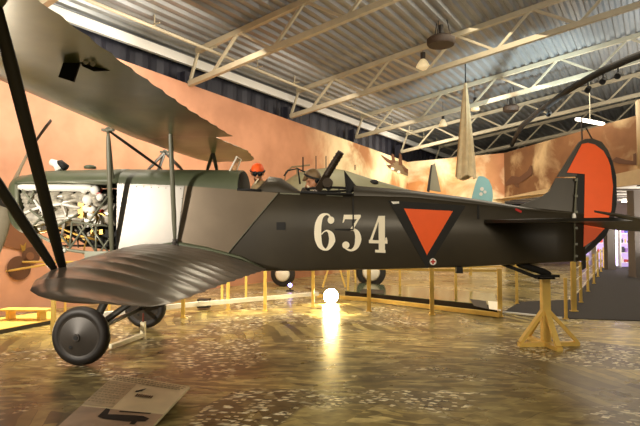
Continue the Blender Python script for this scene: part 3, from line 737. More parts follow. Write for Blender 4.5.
# ================================================================== PEOPLE (in the cockpits)
def remesh(o, v=.012, it=3):
    m = o.modifiers.new('join', 'REMESH'); m.mode = 'VOXEL'; m.voxel_size = v; m.use_smooth_shade = True
    s = o.modifiers.new('soften', 'SMOOTH'); s.iterations = it; s.factor = .5
def person(loc, body_yaw, head_yaw, tilt, label, cap, jm, K=1.15):
    loc = Vector(loc); root = thing('person', label, 'person', loc)
    R = Matrix.Rotation(body_yaw, 3, 'Z'); RH = Matrix.Rotation(head_yaw, 3, 'Z') @ Matrix.Rotation(tilt, 3, 'Y')
    def b(x, y, z): return loc + R @ Vector((x, y, z))*K
    neck = b(.02, 0, .60)
    def h(x, y, z): return neck + RH @ Vector((x, y, z-.66))*K
    def E(bm, c, r, rot, sub=3): ellipsoid(bm, c, [q*K for q in r], rot, sub)
    bm = B()   # head, face, neck and chest in one surface; +x is where the face looks
    E(bm, h(-.01, 0, .775), (.095, .076, .11), RH); E(bm, h(.035, 0, .725), (.06, .056, .075), RH)
    E(bm, h(.06, 0, .672), (.03, .03, .022), RH, 2)
    E(bm, h(.097, 0, .738), (.018, .012, .026), RH, 2); E(bm, h(.106, 0, .722), (.014, .015, .011), RH, 2)
    for s in (-1, 1):
        E(bm, h(-.01, s*.078, .745), (.018, .01, .03), RH, 2)
        E(bm, h(.075, s*.03, .775), (.02, .024, .01), RH, 2); E(bm, h(.065, s*.034, .73), (.02, .02, .018), RH, 2)
    E(bm, h(.088, 0, .693), (.014, .024, .006), RH, 2); E(bm, h(.086, 0, .683), (.013, .02, .006), RH, 2)
    tube(bm, [b(-.02, 0, .46), b(0, 0, .58), h(-.01, 0, .70)], [.08*K, .056*K, .056*K], 12)
    E(bm, b(-.02, 0, .38), (.1, .15, .2), R)
    body = link('body', bm, M['skin'], root); remesh(body, .008, 2)
    for s in (-1, 1):
        bm = B(); E(bm, h(.083, s*.03, .752), (.011, .013, .009), RH, 2); link('eye', bm, M['white'], body, True)
    bm = B(); E(bm, b(-.03, 0, .32), (.14, .19, .25), R)
    for s in (-1, 1):
        E(bm, b(-.02, s*.165, .46), (.085, .085, .08), R)
        tube(bm, [b(-.02, s*.18, .46), b(.03, s*.24, .24), b(.2, s*.13, .13)], [.07*K, .055*K, .042*K], 12)
    tube(bm, [b(-.03, 0, .42), b(-.01, 0, .58)], [.13*K, .075*K], 14)
    jk = link('jacket', bm, jm, root); remesh(jk, .014, 3)
    for s in (-1, 1):
        bm = B(); prism(bm, [b(.075, s*.015, .52), b(.12, s*.04, .40), b(.07, s*.14, .47), b(-.02, s*.11, .60)], R @ Vector((1, 0, .4)), .018)
        link('collar', bm, M['scarf'], root)
    for s in (-1, 1):   # gloveless hands on the controls, five fingers each
        bm = B(); e2 = b(.2, s*.13, .13); fd = R @ Vector((1, -s*.3, -.1)).normalized(); sd = R @ Vector((s*.3, 1, 0)).normalized()
        Rp = Matrix((fd, sd, fd.cross(sd))).transposed()
        ellipsoid(bm, e2+fd*.05, (.048, .038, .018), Rp)
        for o_, ln in ((-.028, .065), (-.01, .078), (.009, .074), (.027, .058)):
            p0 = e2+fd*.085+sd*o_; p1 = p0+fd*ln*.55+Vector((0, 0, -.012)); p2 = p1+fd*ln*.25+Vector((0, 0, -.035))
            tube(bm, [p0-fd*.02, p0, p1, p2], [.009, .0095, .009, .0075], 8)
        t0 = e2+fd*.03-sd*s*.03; tube(bm, [t0, t0+fd*.03-sd*s*.025, t0+fd*.06-sd*s*.03+Vector((0, 0, -.015))], [.012, .0105, .009], 8)
        hd = link('hand', bm, M['skin'], body, True); remesh(hd, .004, 1)
    rings = [[h(-.03+.102*math.cos(t), .092*math.sin(t), .765-.06*max(0, -math.cos(t)+.35)) for t in [2*PI*j/24 for j in range(24)]]]
    for k in range(9):
        a = PI/2*k/8; rr = max(math.cos(a), .01); zz = math.sin(a)
        rings.append([h(-.015+.112*rr*math.cos(t), .09*rr*math.sin(t), .785+.105*zz) for t in [2*PI*j/24 for j in range(24)]])
    bm = B(); loft(bm, rings); cp = link('flying_helmet', bm, cap, root, True)
    bm = B(); tube(bm, [h(-.015+.118*math.cos(t), .096*math.sin(t), .782) for t in [2*PI*j/24 for j in range(25)]], .012*K, 8); link('goggle_strap', bm, M['black'], cp, True)
    for s in (-1, 1):
        bm = B(); disc_lathe(bm, h(.087, s*.032, .765), RH @ Vector((1, s*.25, 0)), [(.034*K, -.01), (.036*K, .006), (.03*K, .016)], 16); gg = link('goggle_frame', bm, M['black'], cp, True, 40)
        bm = B(); disc_lathe(bm, h(.1, s*.036, .765), RH @ Vector((1, s*.25, 0)), [(.026*K, 0), (.022*K, .008), (0, .01)], 14); link('goggle_lens', bm, M['glass'], gg, True)
    return root
def seat_person(px, py, Y, K, *a):
    """put the middle of the head at a pixel on the cockpit's centre line"""
    p = at(px, py, Y); return person((p.x, Y, p.z-.72*K), *a, K=K)
seat_person(259, 171, 7.74, 1.12, math.radians(180), math.radians(-80), math.radians(20), 'person in the front cockpit with an orange cap and dark goggles', M['orange'], M['tanjacket'])
seat_person(309, 177, 7.8, 1.2, math.radians(0), math.radians(-28), math.radians(22), 'person crouched behind the machine gun in a brown flying helmet', M['helmet'], M['jacket'])

# ================================================================== TRESTLE under the tail
tb = atf(546, 345); tt = at(546, 279, tb.y)
tr = thing('trestle', 'yellow painted trestle stand carrying the tail skid', 'stand', (tb.x, tb.y, 0))
topz = tt.z
bm = B(); box(bm, (tb.x, tb.y, topz/2), (.12, .12, topz)); link('post', bm, M['yellow'], tr)
bm = B(); box(bm, (tb.x, tb.y, topz+.012), (.26, .12, .024)); box(bm, (tb.x-.11, tb.y, topz+.03), (.03, .12, .05)); box(bm, (tb.x+.11, tb.y, topz+.03), (.03, .12, .05)); link('cradle', bm, M['black'], tr)
feet = [(-.42, -.12), (.45, -.02), (.02, -.42), (-.12, .42), ]
bm = B()
bar(bm, (tb.x-.45, tb.y-.13, .03), (tb.x+.48, tb.y-.0, .03), .09, .06); bar(bm, (tb.x+.03, tb.y-.45, .032), (tb.x-.12, tb.y+.45, .032), .09, .06)
link('base_frame', bm, M['yellow'], tr)
for fx, fy in feet:
    bm = B(); bar(bm, (tb.x+fx, tb.y+fy, .06), (tb.x+fx*.1, tb.y+fy*.1, .52), .075, .05); link('brace', bm, M['yellow'], tr)

# ================================================================== FLOOR AND CARPET
bm = B(); quad(bm, [(-20, -3, 0), (26, -3, 0), (34, 44, 0), (-20, 44, 0)]); struct('floor', bm, M['floor'])
bm = B()
cp = [atf(503, 313), atf(570, 319), atf(760, 325), atf(760, 268), atf(642, 262.5), atf(606, 262.5), atf(572, 300), atf(520, 302)]
prism(bm, [p+Vector((0, 0, .001)) for p in cp], (0, 0, 1), .012)
tag(rebase(link('carpet', bm, M['carpet']), (cp[0].x, cp[0].y, 0)), 'dark carpet of the walkway leading to the shop', 'carpet')
bm = B(); bar(bm, atf(503, 313.5)+Vector((0, 0, .03)), atf(562, 319.5)+Vector((0, 0, .03)), .05, .03)
tag(rebase(link('edge_strip', bm, M['white']), atf(503, 313.5)), 'white metal strip along the front edge of the dark carpet', 'edge strip')

# ================================================================== FENCES
def post(p, h, w, parent, name='post', m='yellow', z0=0.0):
    bm = B(); box(bm, (p.x, p.y, h/2+z0/2), (w, w*.6, h-z0)); box(bm, (p.x, p.y, z0+.01), (w*1.5, w*1.2, .02)); return link(name, bm, M[m], parent)
f1 = thing('post_fence', 'yellow post barrier under the number 634 with a timber kerb board', 'fence', atf(432, 315))
P1 = [atf(x, y) for x, y in ((313, 307), (369, 311.5), (432, 315), (500, 317))]
for p in P1: post(p, .98, .085 if p is not P1[0] else .07, f1)
bm = B(); bar(bm, atf(318, 298)+Vector((0, 0, .06)), atf(370, 302)+Vector((0, 0, .06)), .07, .09); bar(bm, atf(370, 302)+Vector((0, 0, .06)), atf(500, 318)+Vector((0, 0, .06)), .07, .09)
link('kerb_board', bm, M['yellow'], f1)
bm = B(); bar(bm, P1[2]+Vector((0, .03, .93)), P1[3]+Vector((0, .03, .93)), .03, .05); bar(bm, P1[1]+Vector((0, .03, .93)), P1[2]+Vector((0, .03, .93)), .03, .05); link('top_rail', bm, M['yellow'], f1)
f2 = thing('post_fence', 'yellow post barrier behind the lower wing with a pale plank', 'fence', atf(183, 318))
P2 = [atf(x, y) for x, y in ((53, 334), (183, 318), (228, 310), (265, 311))]
for p in P2: post(p, .98 if p is not P2[0] else 1.12, .07, f2)
bm = B(); bar(bm, atf(100, 326)+Vector((0, 0, .2)), atf(183, 315)+Vector((0, 0, .2)), .08, .09); bar(bm, atf(183, 315)+Vector((0, 0, .2)), atf(318, 300)+Vector((0, 0, .16)), .08, .09)
link('plank', bm, M['white'], f2)
bm = B(); a = P2[1]; 
tube(bm, [P2[0]+Vector((0, 0, .9)), P2[1]+Vector((0, 0, .9)), P2[2]+Vector((0, 0, .9)), P2[3]+Vector((0, 0, .9)), P1[0]+Vector((0, 0, .9))], .012, 6); link('rope', bm, M['plank'], f2)
f3 = thing('handrail', 'thin yellow handrail in front of the mural by the propeller', 'railing', atf(66, 318))
h0, h1, h2 = at(-40, 262, 10.6), at(68, 262, 10.6), at(115, 262, 10.6)
bm = B(); tube(bm, [h0, h1, h2], .022, 8); tube(bm, [at(-40, 279, 10.2), at(50, 264, 10.5)], .022, 8); link('rail', bm, M['yellow'], f3)
for px in (-20, 66, 110):
    p = at(px, 262, 10.6); bm = B(); tube(bm, [(p.x, p.y, 0), (p.x, p.y, p.z)], .025, 8); link('post', bm, M['yellow'], f3)
f4 = thing('post_fence', 'second row of yellow posts behind the glass topped plinth', 'fence', atf(456, 306))
for x, y in ((348, 296), (400, 300), (456, 306), (517, 304), (246, 300), (222, 304)):
    post(atf(x, y), .98, .06, f4)
q = [atf(348, 296), atf(400, 300), atf(456, 306), atf(517, 304)]
bm = B()
for a, b_ in zip(q[:-1], q[1:]): bar(bm, a+Vector((0, 0, .9)), b_+Vector((0, 0, .9)), .02, .03)
link('top_rail', bm, M['yellow'], f4)
f5 = thing('post_fence', 'row of yellow posts with ropes along the carpeted walkway', 'fence', atf(574, 312))
W5 = [(574, 312, .10, 1.12), (566, 320, .055, .82), (581, 303, .06, 1.0), (588, 292, .06, 1.0), (594, 284, .06, 1.0), (598, 277, .06, 1.0), (601, 272, .06, 1.0), (603.5, 268, .06, 1.0)]
for x, y, w, h_ in W5: post(atf(x, y), h_, w, f5, z0=.014)
bm = B()
for z in (.35, .65, .9):
    tube(bm, [atf(x, y)+Vector((0, 0, z)) for x, y, w, h_ in W5 if h_ != .82], .008, 5)
link('rope', bm, M['plank'], f5)

# plinth with glass top
pl = [atf(345, 298), atf(503, 315), atf(497, 300), atf(355, 288.5)]
pt = thing('display_plinth', 'low plinth with a greenish glass top behind the barrier', 'plinth', (pl[0].x, pl[0].y, 0))
bm = B(); prism(bm, [p+Vector((0, .3, .0)) for p in pl], (0, 0, 1), .14); link('base', bm, M['darkedge'], pt)
bm = B(); prism(bm, [p+Vector((0, .3, .141)) for p in pl], (0, 0, 1), .01); link('glass_top', bm, M['greenglass'], pt)
def on(px, py, z): return atf(px, py, z)
bm = B(); prism(bm, [on(488, 301, .152), on(500, 302, .152), on(501, 311, .152), on(489, 309, .152)], (0, 0, 1), .004); link('picture', bm, M['cream'], pt)
bm = B(); prism(bm, [on(470, 299, .152), on(486, 301, .152), on(488, 309, .152), on(474, 306, .152)], (0, 0, 1), .004); link('picture', bm, M['darkedge'], pt)
bm = B(); prism(bm, [on(362, 289, .152), on(384, 290, .152), on(384, 294, .152), on(360, 293.5, .152)], (0, 0, 1), .004); link('picture', bm, M['darkedge'], pt)
# low lit platform at the left by the mural
lp = [atf(-40, 342), atf(52, 324), atf(52, 315), atf(-40, 327)]
t = thing('display_platform', 'low dark edged platform with a yellow lit top in front of the mural', 'platform', (lp[1].x, lp[1].y, 0))
bm = B(); prism(bm, [p for p in lp], (0, 0, 1), .07); link('base', bm, M['darkedge'], t)
bm = B(); prism(bm, [p+Vector((0, 0, .071)) for p in lp], (0, 0, 1), .01); link('top', bm, M['yellow'], t)
lt = atf(26, 324)
t = thing('low_bench', 'small low yellow bench standing on the lit platform', 'bench', (lt.x, lt.y, .083))
bm = B(); box(bm, (lt.x, lt.y, .27), (.9, .3, .03)); link('top', bm, M['yellow'], t)
for sx in (-1, 1):
    bm = B(); box(bm, (lt.x+sx*.3, lt.y, .169), (.06, .2, .172)); link('leg', bm, M['yellow'], t)
# wheel chock bar near the far wheel
c0_, c1_ = atf(111, 350), atf(143, 338)
t = thing('wheel_stop', 'pale timber bar with an upright post between the wheels', 'wheel stop', (c1_.x, c1_.y, 0))
bm = B(); bar(bm, c0_+Vector((0, 0, .05)), c1_+Vector((0, 0, .05)), .07, .06); link('bar', bm, M['plank'], t)
bm = B(); box(bm, (c1_.x, c1_.y, .13), (.07, .07, .26)); link('post', bm, M['plank'], t)
bm = B(); tube(bm, [(c1_.x, c1_.y, .26), (c1_.x, c1_.y, .4)], .015, 8); link('red_pin', bm, mat('dull_red', (110, 48, 34), .6), t)

# information board lying low on the floor
ZB_ = .06
ib_ = [atf(116, 374, .10), atf(190, 386.5, .10), atf(128, 452, .10), atf(30, 452, .10)]
def ibp(u, v, dz=0.0):     # bilinear on the board
    p = ib_[0].lerp(ib_[1], u).lerp(ib_[3].lerp(ib_[2], u), v); return p+Vector((0, 0, dz))
t = thing('information_board', 'information board with an aircraft picture lying on the floor below the wheels', 'sign', (ib_[0].x, ib_[0].y, 0))
bm = B(); prism(bm, [p-Vector((0, 0, .02)) for p in ib_], (0, 0, 1), .02); link('panel', bm, mat('board_print', (240, 224, 184), .35, var=.12, scale=3), t)
bm = B(); prism(bm, [ibp(.1, .1)-Vector((0, 0, .1)), ibp(.9, .1)-Vector((0, 0, .1)), ibp(.9, .9)-Vector((0, 0, .1)), ibp(.1, .9)-Vector((0, 0, .1))], (0, 0, 1), .08); link('stand', bm, M['darkedge'], t)
def bq(name, u0, v0, u1, v1, m, dz=.002):
    bm = B(); quad(bm, [ibp(u0, v0, dz), ibp(u1, v0, dz), ibp(u1, v1, dz), ibp(u0, v1, dz)]); return link(name, bm, m, t)
bq('picture', .0, .52, 1, 1, mat('board_photo', (176, 150, 124), .4, var=.2, scale=5), .003)
bq('text_column', .0, .12, .38, .5, mat('board_text_column', (206, 184, 146), .4, var=.2, scale=10), .003)
bm = B()
for r_ in range(3):
    u_ = .03
    while u_ < .93:
        w_ = rng.uniform(.02, .05); quad(bm, [ibp(u_, .025+.032*r_, .004), ibp(u_+w_, .025+.032*r_, .004), ibp(u_+w_, .042+.032*r_, .004), ibp(u_, .042+.032*r_, .004)]); u_ += w_+.012
for r_ in range(9):
    u_ = .02
    while u_ < .34:
        w_ = rng.uniform(.02, .05); quad(bm, [ibp(u_, .16+.035*r_, .006), ibp(u_+w_, .16+.035*r_, .006), ibp(u_+w_, .175+.035*r_, .006), ibp(u_, .175+.035*r_, .006)]); u_ += w_+.015
tx = link('text_lines', bm, mat('print_grey', (176, 156, 120), .5), t); tx['kind'] = 'stuff'
bm = B()
quad(bm, [ibp(.47, .225, .005), ibp(.49, .2, .005), ibp(.55, .16, .005), ibp(.52, .22, .005)]); quad(bm, [ibp(.45, .22, .005), ibp(.50, .21, .005), ibp(.50, .23, .005), ibp(.46, .25, .005)])
lg = link('logo', bm, M['black'], t)
bm = B(); u_ = .50
for w_ in (.022, .016, .02, .018, .02, .016, .02, .018): quad(bm, [ibp(u_, .265, .005), ibp(u_+w_, .265, .005), ibp(u_+w_, .31, .005), ibp(u_, .31, .005)]); u_ += w_+.008
link('logo_lettering', bm, M['emblem'], t)
bm = B()   # photographed biplane silhouette on the board
for pts in ([(.32, .60), (.5, .585), (.8, .57), (.9, .6), (.88, .64), (.7, .66), (.4, .65), (.32, .63)], [(.32, .52), (.38, .53), (.41, .6), (.32, .61)], [(.5, .535), (.86, .52), (.86, .535), (.5, .55)], [(.74, .65), (.8, .65), (.8, .69), (.74, .69)]):
    bm.faces.new([bm.verts.new(ibp(a, b_, .006)) for a, b_ in pts])
link('aircraft_picture', bm, M['black'], t)

# ================================================================== FLOOR SPOTLIGHT AND ADDED VIOLET GLINT
def floorlamp(px, py, label, glow, r=.09, Y=None, grp=None):
    p = atf(px, py)
    t = thing('floor_light', label, 'spotlight', (p.x, p.y, 0), grp)
    d = Vector((-p.x, -p.y, .35)).normalized()
    c = Vector((p.x, p.y, .17))
    bm = B(); box(bm, (p.x, p.y, .01), (.2, .2, .02)); tube(bm, [(p.x, p.y, .02), (p.x, p.y, .12)], .02, 8); link('base', bm, M['lamp'], t)
    bm = B(); disc_lathe(bm, c, d, [(r*.6, -.16), (r*.8, -.1), (r*1.15, 0), (r*1.15, .02), (r, .02), (r, -.02)], 20); link('housing', bm, M['lamp'], t, True, 40)
    bm = B(); disc_lathe(bm, c+d*.01, d, [(r*.98, 0), (r*.9, .015), (0, .02)], 20); link('bulb', bm, glow, t, True)
    return c, d
floorlamp(331, 303, 'floor spotlight shining brightly below the number six', M['glow'], .18)
floorlamp(290, 291, 'small violet glowing disc added as a purple glint behind the barrier', mat('violet_glint', (200, 180, 255), .3, emis=(180, 160, 255), estr=12), .06)  # purple glint put in as a small glowing fitting
bm = B(); p = atf(204, 309); box(bm, (p.x, p.y, .13), (.26, .2, .2)); o = link('equipment_box', bm, M['lamp']); tag(rebase(o, (p.x, p.y, .0)), 'small dark equipment box on the floor behind the lower wing', 'box')
bm = B(); box(bm, (p.x, p.y-.105, .14), (.16, .01, .1)); link('box_plate', bm, M['plank'], o)

# ================================================================== SECOND AIRCRAFT beyond
Y2 = 17.0
s2 = thing('trainer_aircraft', 'pale olive aircraft with a glazed canopy standing behind the biplane', 'airplane', (at(350, 250, Y2).x, Y2, 0))
def sx(px): return at(px, 200, Y2).x
top = [(sx(255), 2.7), (sx(275), 3.2), (sx(300), 3.75), (sx(325), 3.86), (sx(345), 3.78), (sx(365), 3.55), (sx(411), 3.1), (sx(440), 2.9), (sx(470), 2.75)]
bot = [(sx(255), 2.3), (sx(275), 1.9), (sx(300), 1.7), (sx(345), 1.7), (sx(411), 1.95), (sx(470), 2.45)]
bm = B(); rings = []
for i in range(25):
    x = sx(255) + (sx(470)-sx(255))*i/24; a_, b_ = interp(top, x), interp(bot, x); w_ = (a_-b_)*.28+.05
    rings.append([Vector((x, Y2+w_*math.cos(2*PI*k/20), (a_+b_)/2+(a_-b_)/2*math.sin(2*PI*k/20))) for k in range(20)])
loft(bm, rings); link('fuselage', bm, M['greyolive'], s2, True)
bm = B(); prism(bm, [at(429, 190, Y2), at(432, 165, Y2), at(435, 163, Y2), at(441, 192, Y2)], (0, 1, 0), .08); link('tail_fin', bm, mat('pale_grey_paint', (150, 146, 124), .5), s2)
bm = B(); prism(bm, [at(427, 191, Y2-.02), at(431, 165, Y2-.02), at(432.3, 164.5, Y2-.02), at(429.5, 192, Y2-.02)], (0, 1, 0), .1); link('rudder', bm, M['darkedge'], s2)
bm = B(); ellipsoid(bm, at(374, 182.5, Y2-.25), (.15, .1, .1), sub=2); link('cockpit_opening', bm, M['black'], s2, True)
bm = B()
for px in (316, 326, 355): tube(bm, [at(px, 170, Y2), at(px, 156 if px < 350 else 165, Y2)], .018, 6)
link('aerial', bm, M['darkedge'], s2)
bm = B(); tube(bm, [at(283, 190, Y2-.3), at(286, 172, Y2-.3), at(292, 167, Y2-.3), at(310, 165, Y2-.3)], .03, 6); tube(bm, [at(297, 167, Y2-.3), at(298, 190, Y2-.3)], .03, 6); link('canopy_frame', bm, M['muralgrey'], s2)
for px, nm in ((371, 272), (283, 274)):
    c = at(px, nm, Y2-.6); r = c.z; bm = B(); disc_lathe(bm, c, (0, -1, 0), [(r*.6, -.12), (r*.93, -.1), (r, -.04), (r, .04), (r*.93, .1), (r*.6, .12)], 28); w = link('wheel', bm, M['rubber'], s2, True, 40)
    bm = B(); disc_lathe(bm, c+Vector((0, -.12, 0)), (0, -1, 0), [(r*.6, 0), (r*.5, .04), (0, .06)], 24); link('wheel_hub', bm, M['cream'], w, True)
    bm = B(); tube(bm, [c+Vector((0, .15, 0)), (c.x+.1, Y2-.35, 1.9)], .07, 10); link('landing_gear_leg', bm, M['muralgrey'], s2, True)
# trestles beyond
for k, (px, py) in enumerate(((334, 288), (352, 287))):
    p = atf(px, py); t = thing('trestle', ('splayed yellow wooden trestle beyond the floor spotlight', 'upright yellow wooden trestle left of the far aircraft wheel')[k], 'stand', (p.x, p.y, 0))
    for s in (-1, 1):
        bm = B(); bar(bm, (p.x+s*(.35 if k == 0 else .12), p.y, 0.02), (p.x+s*.06, p.y, 1.0), .08, .06); link('leg', bm, M['yellow'], t)
    bm = B(); bar(bm, (p.x-.3, p.y, 1.0), (p.x+.3, p.y, 1.0), .1, .08); link('beam', bm, M['yellow'], t)
# third aircraft: blue rudder seen over the rear fuselage
YB = 21.0
t3 = thing('tail_section', 'light blue rounded tail fin with a white emblem beyond the fuselage', 'airplane tail', (at(482, 250, YB).x, YB, 0))
bm = B(); prism(bm, [at(x, y, YB) for x, y in ((471, 202), (474, 190), (477, 180), (479, 176), (484, 176.5), (489, 180), (492, 187), (493, 196), (492, 204))], (0, 1, 0), .1); link('rudder', bm, M['skyblue'], t3)
bm = B()
for c, r in (((482, 189), 2.0), ((485, 192), 1.6), ((481, 194), 1.8)): 
    bm.faces.new([bm.verts.new(at(c[0]+r*math.cos(a), c[1]+r*math.sin(a), YB-.02)) for a in [2*PI*k/12 for k in range(12)]])
link('white_emblem', bm, M['white'], t3)
bm = B(); rings = [[at(px, 208, YB)+Vector((0, .3*math.cos(2*PI*k/12)*f, .35*math.sin(2*PI*k/12)*f)) for k in range(12)] for px, f in ((440, 1), (470, .8), (494, .3))]
loft(bm, rings); link('rear_fuselage', bm, M['greyolive'], t3, True)
bm = B(); p = at(470, 230, YB); box(bm, (p.x, p.y, .9), (.1, .1, 1.8)); link('support', bm, M['yellow'], t3)

# ================================================================== HALL
# mural on the long left wall
mL = mural_mat('mural_left_sky', [(0, (214, 156, 128)), (.25, (226, 170, 140)), (.45, (206, 148, 114)), (.62, (196, 136, 96)), (.8, (196, 136, 84)), (1, (206, 150, 96))], (255, 236, 186), .6, scale=.5, axis='Y', off=6, span=21.5, c0=.64, lo=.42, hi=.58)
tl = [onwall(-160, -38), onwall(122, 60), onwall(260, 109.5), onwall(368, 147.5), onwall(407.5, 162)]
bm = B(); pts = []
for p in tl: pts.append((Vector((p.x, p.y, 0)), Vector((p.x, p.y, p.z))))
for (a, b_), (c, d) in zip(pts[:-1], pts[1:]): quad(bm, [a, c, d, b_])
wl = struct('wall_left', bm, mL)
cor = pts[-1]
# back mural
e = EYE + ray(504, 153)*((cor[1].z-EYE.z)/ray(504, 153).z)
e.z = cor[1].z
mB = mural_mat('mural_back_sky', [(0, (206, 146, 90)), (.3, (212, 156, 96)), (.7, (206, 160, 110)), (1, (190, 130, 90))], (252, 238, 200), .9, scale=.5, axis='X', off=cor[0].x, span=e.x-cor[0].x, lo=.4, hi=.58, c0=-.2)
nB = (Vector((e.x, e.y, 0))-cor[0]).cross(Vector((0, 0, 1))).normalized()
bm = B(); quad(bm, [cor[0], Vector((e.x, e.y, 0)), e, cor[1]]); wb = struct('wall_back', bm, mB)
# right mural (upper band)
r0 = e; g = ray(640, 114.5); r1 = EYE + g*((e.z-EYE.z)/g.z); r2 = r0 + (r1-r0)*1.5
nR = (r1-r0).cross(Vector((0, 0, 1))).normalized()
lo0 = onplane(504, 198, r0, nR).z; lo1 = onplane(640, 169.5, r0, nR).z; lo2 = lo1 + (lo1-lo0)*.5
mR = mural_mat('mural_right_sky', [(0, (132, 94, 54)), (.4, (140, 94, 54)), (1, (116, 78, 44))], (214, 186, 140), .8, scale=.6, axis='Y', off=r2.y, span=r0.y-r2.y, lo=.46, hi=.62, c0=-.3, amount=.9)
bm = B(); quad(bm, [Vector((r0.x, r0.y, lo0)), Vector((r2.x, r2.y, lo2)), r2, r0]); wr = struct('wall_right', bm, mR)
bm = B(); prism(bm, [Vector((r0.x, r0.y, lo0)), Vector((r2.x, r2.y, lo2)), Vector((r2.x, r2.y, 3.3)), Vector((r0.x, r0.y, 3.25))], nR if nR.dot(EYE-r0) > 0 else -nR, .12); struct('trim_1', bm, M['beige_col'])
# beige end column of the mural
p0 = onplane(632, 169, r0, nR); 
bm = B(); pcol = p0 + Vector((.45, -.35, 0))
disc_lathe(bm, (pcol.x, pcol.y, lo1-.1), (0, 0, 1), [(.42, 0), (.42, 2.4)], 24); struct('trim_2', bm, M['beige_col'], None, True)
# painted pictures on the murals
def paint(px_pts, plane_p, n, m, name, parent, off=.03):
    n = n if n.dot(EYE-plane_p) > 0 else -n
    bm = B(); bm.faces.new([bm.verts.new(onplane(x, y, plane_p, n)+n*off) for x, y in px_pts]); return link(name, bm, m, parent)
for poly_, mm in (([(390, 160), (397, 161), (404, 166), (414, 178.5), (403, 174.5), (394, 171), (390, 166)], 'muralgrey'), ([(380, 154.5), (391, 161), (394, 166), (386, 161.5)], 'emblem'), ([(401, 166), (409, 170), (415, 179), (404, 172)], 'emblem'), ([(391, 153.5), (393.5, 155), (395, 163), (391.5, 163)], 'emblem'), ([(398.5, 153), (401, 155), (402, 166), (398, 165)], 'emblem'), ([(386, 165), (391, 165), (390, 169)], 'emblem')):
    paint(poly_, cor[0], V, M[mm], 'painted_jet', wl, .03 if mm == 'muralgrey' else .035)
for c in ((392, 169), (398, 172)):
    paint(circ(c[0], c[1], 1.6, 12), cor[0], V, M['cream'], 'painted_exhaust', wl, .04)
gear = [[(0, 203), (14, 203), (22, 214), (40, 232), (44, 252), (34, 256), (20, 250), (8, 247), (0, 246)]]
for gpoly in gear: paint(gpoly, cor[0], V, M['emblem2'], 'painted_aircraft', wl)
paint(circ(18, 268, 12, 24), cor[0], V, M['emblem'], 'painted_wheel', wl, .04); paint(circ(30, 256, 9, 24), cor[0], V, M['emblem'], 'painted_wheel', wl, .04)
paint(circ(29, 256, 4, 24), cor[0], V, M['emblem2'], 'painted_hub', wl, .05); paint([(19, 244), (22, 246), (25, 242), (24, 250), (21, 252)], cor[0], V, M['brass'], 'painted_marking', wl, .05)
pl_ = [(506, 183), (512, 176), (520, 177), (528, 171), (531, 165), (533, 166), (533, 174), (524, 181), (519, 183), (520, 188), (516, 187), (514, 184), (507, 186)]
paint(pl_, r0, nR, M['emblem'], 'painted_aircraft', wr)
pl2 = [(612, 161), (617, 157), (627, 160), (634, 161), (634, 154), (637, 153), (637, 165), (620, 164)]
paint(pl2, r0, nR, M['emblem'], 'painted_aircraft', wr)
# dark cladding above the left mural, set back a little
bm = B(); n = 330; u0, u1 = -14.0, 46.0; top_ = []; bt_ = []
for k in range(n+1):
    u_ = u0+(u1-u0)*k/n; dv = -.55 + (.07 if (k//2) % 2 else 0)
    top_.append(bm.verts.new(hall(u_, dv, 7.4))); bt_.append(bm.verts.new(hall(u_, dv, 0)))
for k in range(n): bm.faces.new([bt_[k], bt_[k+1], top_[k+1], top_[k]])
struct('wall_left_cladding', bm, M['bluewall'])
bm = B(); top_ = []; bt_ = []
for k in range(181):
    v_ = -1+40*k/180; du = 46 - (.07 if (k//2) % 2 else 0)
    top_.append(bm.verts.new(hall(du, v_, 7.4+v_*.14))); bt_.append(bm.verts.new(hall(du, v_, 0)))
for k in range(180): bm.faces.new([bt_[k], bt_[k+1], top_[k+1], top_[k]])
struct('wall_back_cladding', bm, M['bluewall'])
# roof
SL = math.tan(math.radians(7.8))
def rz(v): return 7.0 + v*SL
bm = B(); prof = []; v_ = -1.2
while v_ < 36:
    for dv, dz in ((0, 0), (.1, 0), (.15, -.07), (.25, -.07)): prof.append((v_+dv, rz(v_+dv)+.09+dz))
    v_ += .3
A_ = [bm.verts.new(hall(-22, v, z)) for v, z in prof]; B_ = [bm.verts.new(hall(47, v, z)) for v, z in prof]
for k in range(len(prof)-1): bm.faces.new([A_[k], A_[k+1], B_[k+1], B_[k]])
struct('ceiling', bm, M['roof'])
# side closing wall far right and behind camera (unseen, keeps light in)
# eave beam and service rail
bm = B(); bar(bm, hall(-12, -.2, 6.8), hall(45, -.2, 6.8), .12, .26); tag(rebase(link('eave_beam', bm, M['white']), hall(0, 0, 6.1)), 'long cream steel beam along the eaves above the left mural', 'beam')
pipe = thing('service_pipe', 'thin cream pipe hung on small rods below the roof near the eaves', 'pipe', hall(0, .9, 6.9))
bm = B(); tube(bm, [hall(-12, .9, 6.85), hall(45, .9, 6.85)], .045, 8); link('pipe_run', bm, M['truss'], pipe)
for k in range(14):
    bm = B(); u_ = -8+2*k; tube(bm, [hall(u_, .9, 6.85), hall(u_, .9, rz(.9)+.05)], .02, 6); bar(bm, hall(u_, .7, 6.93), hall(u_, 1.1, 6.93), .03); link('hanger', bm, M['truss'], pipe)
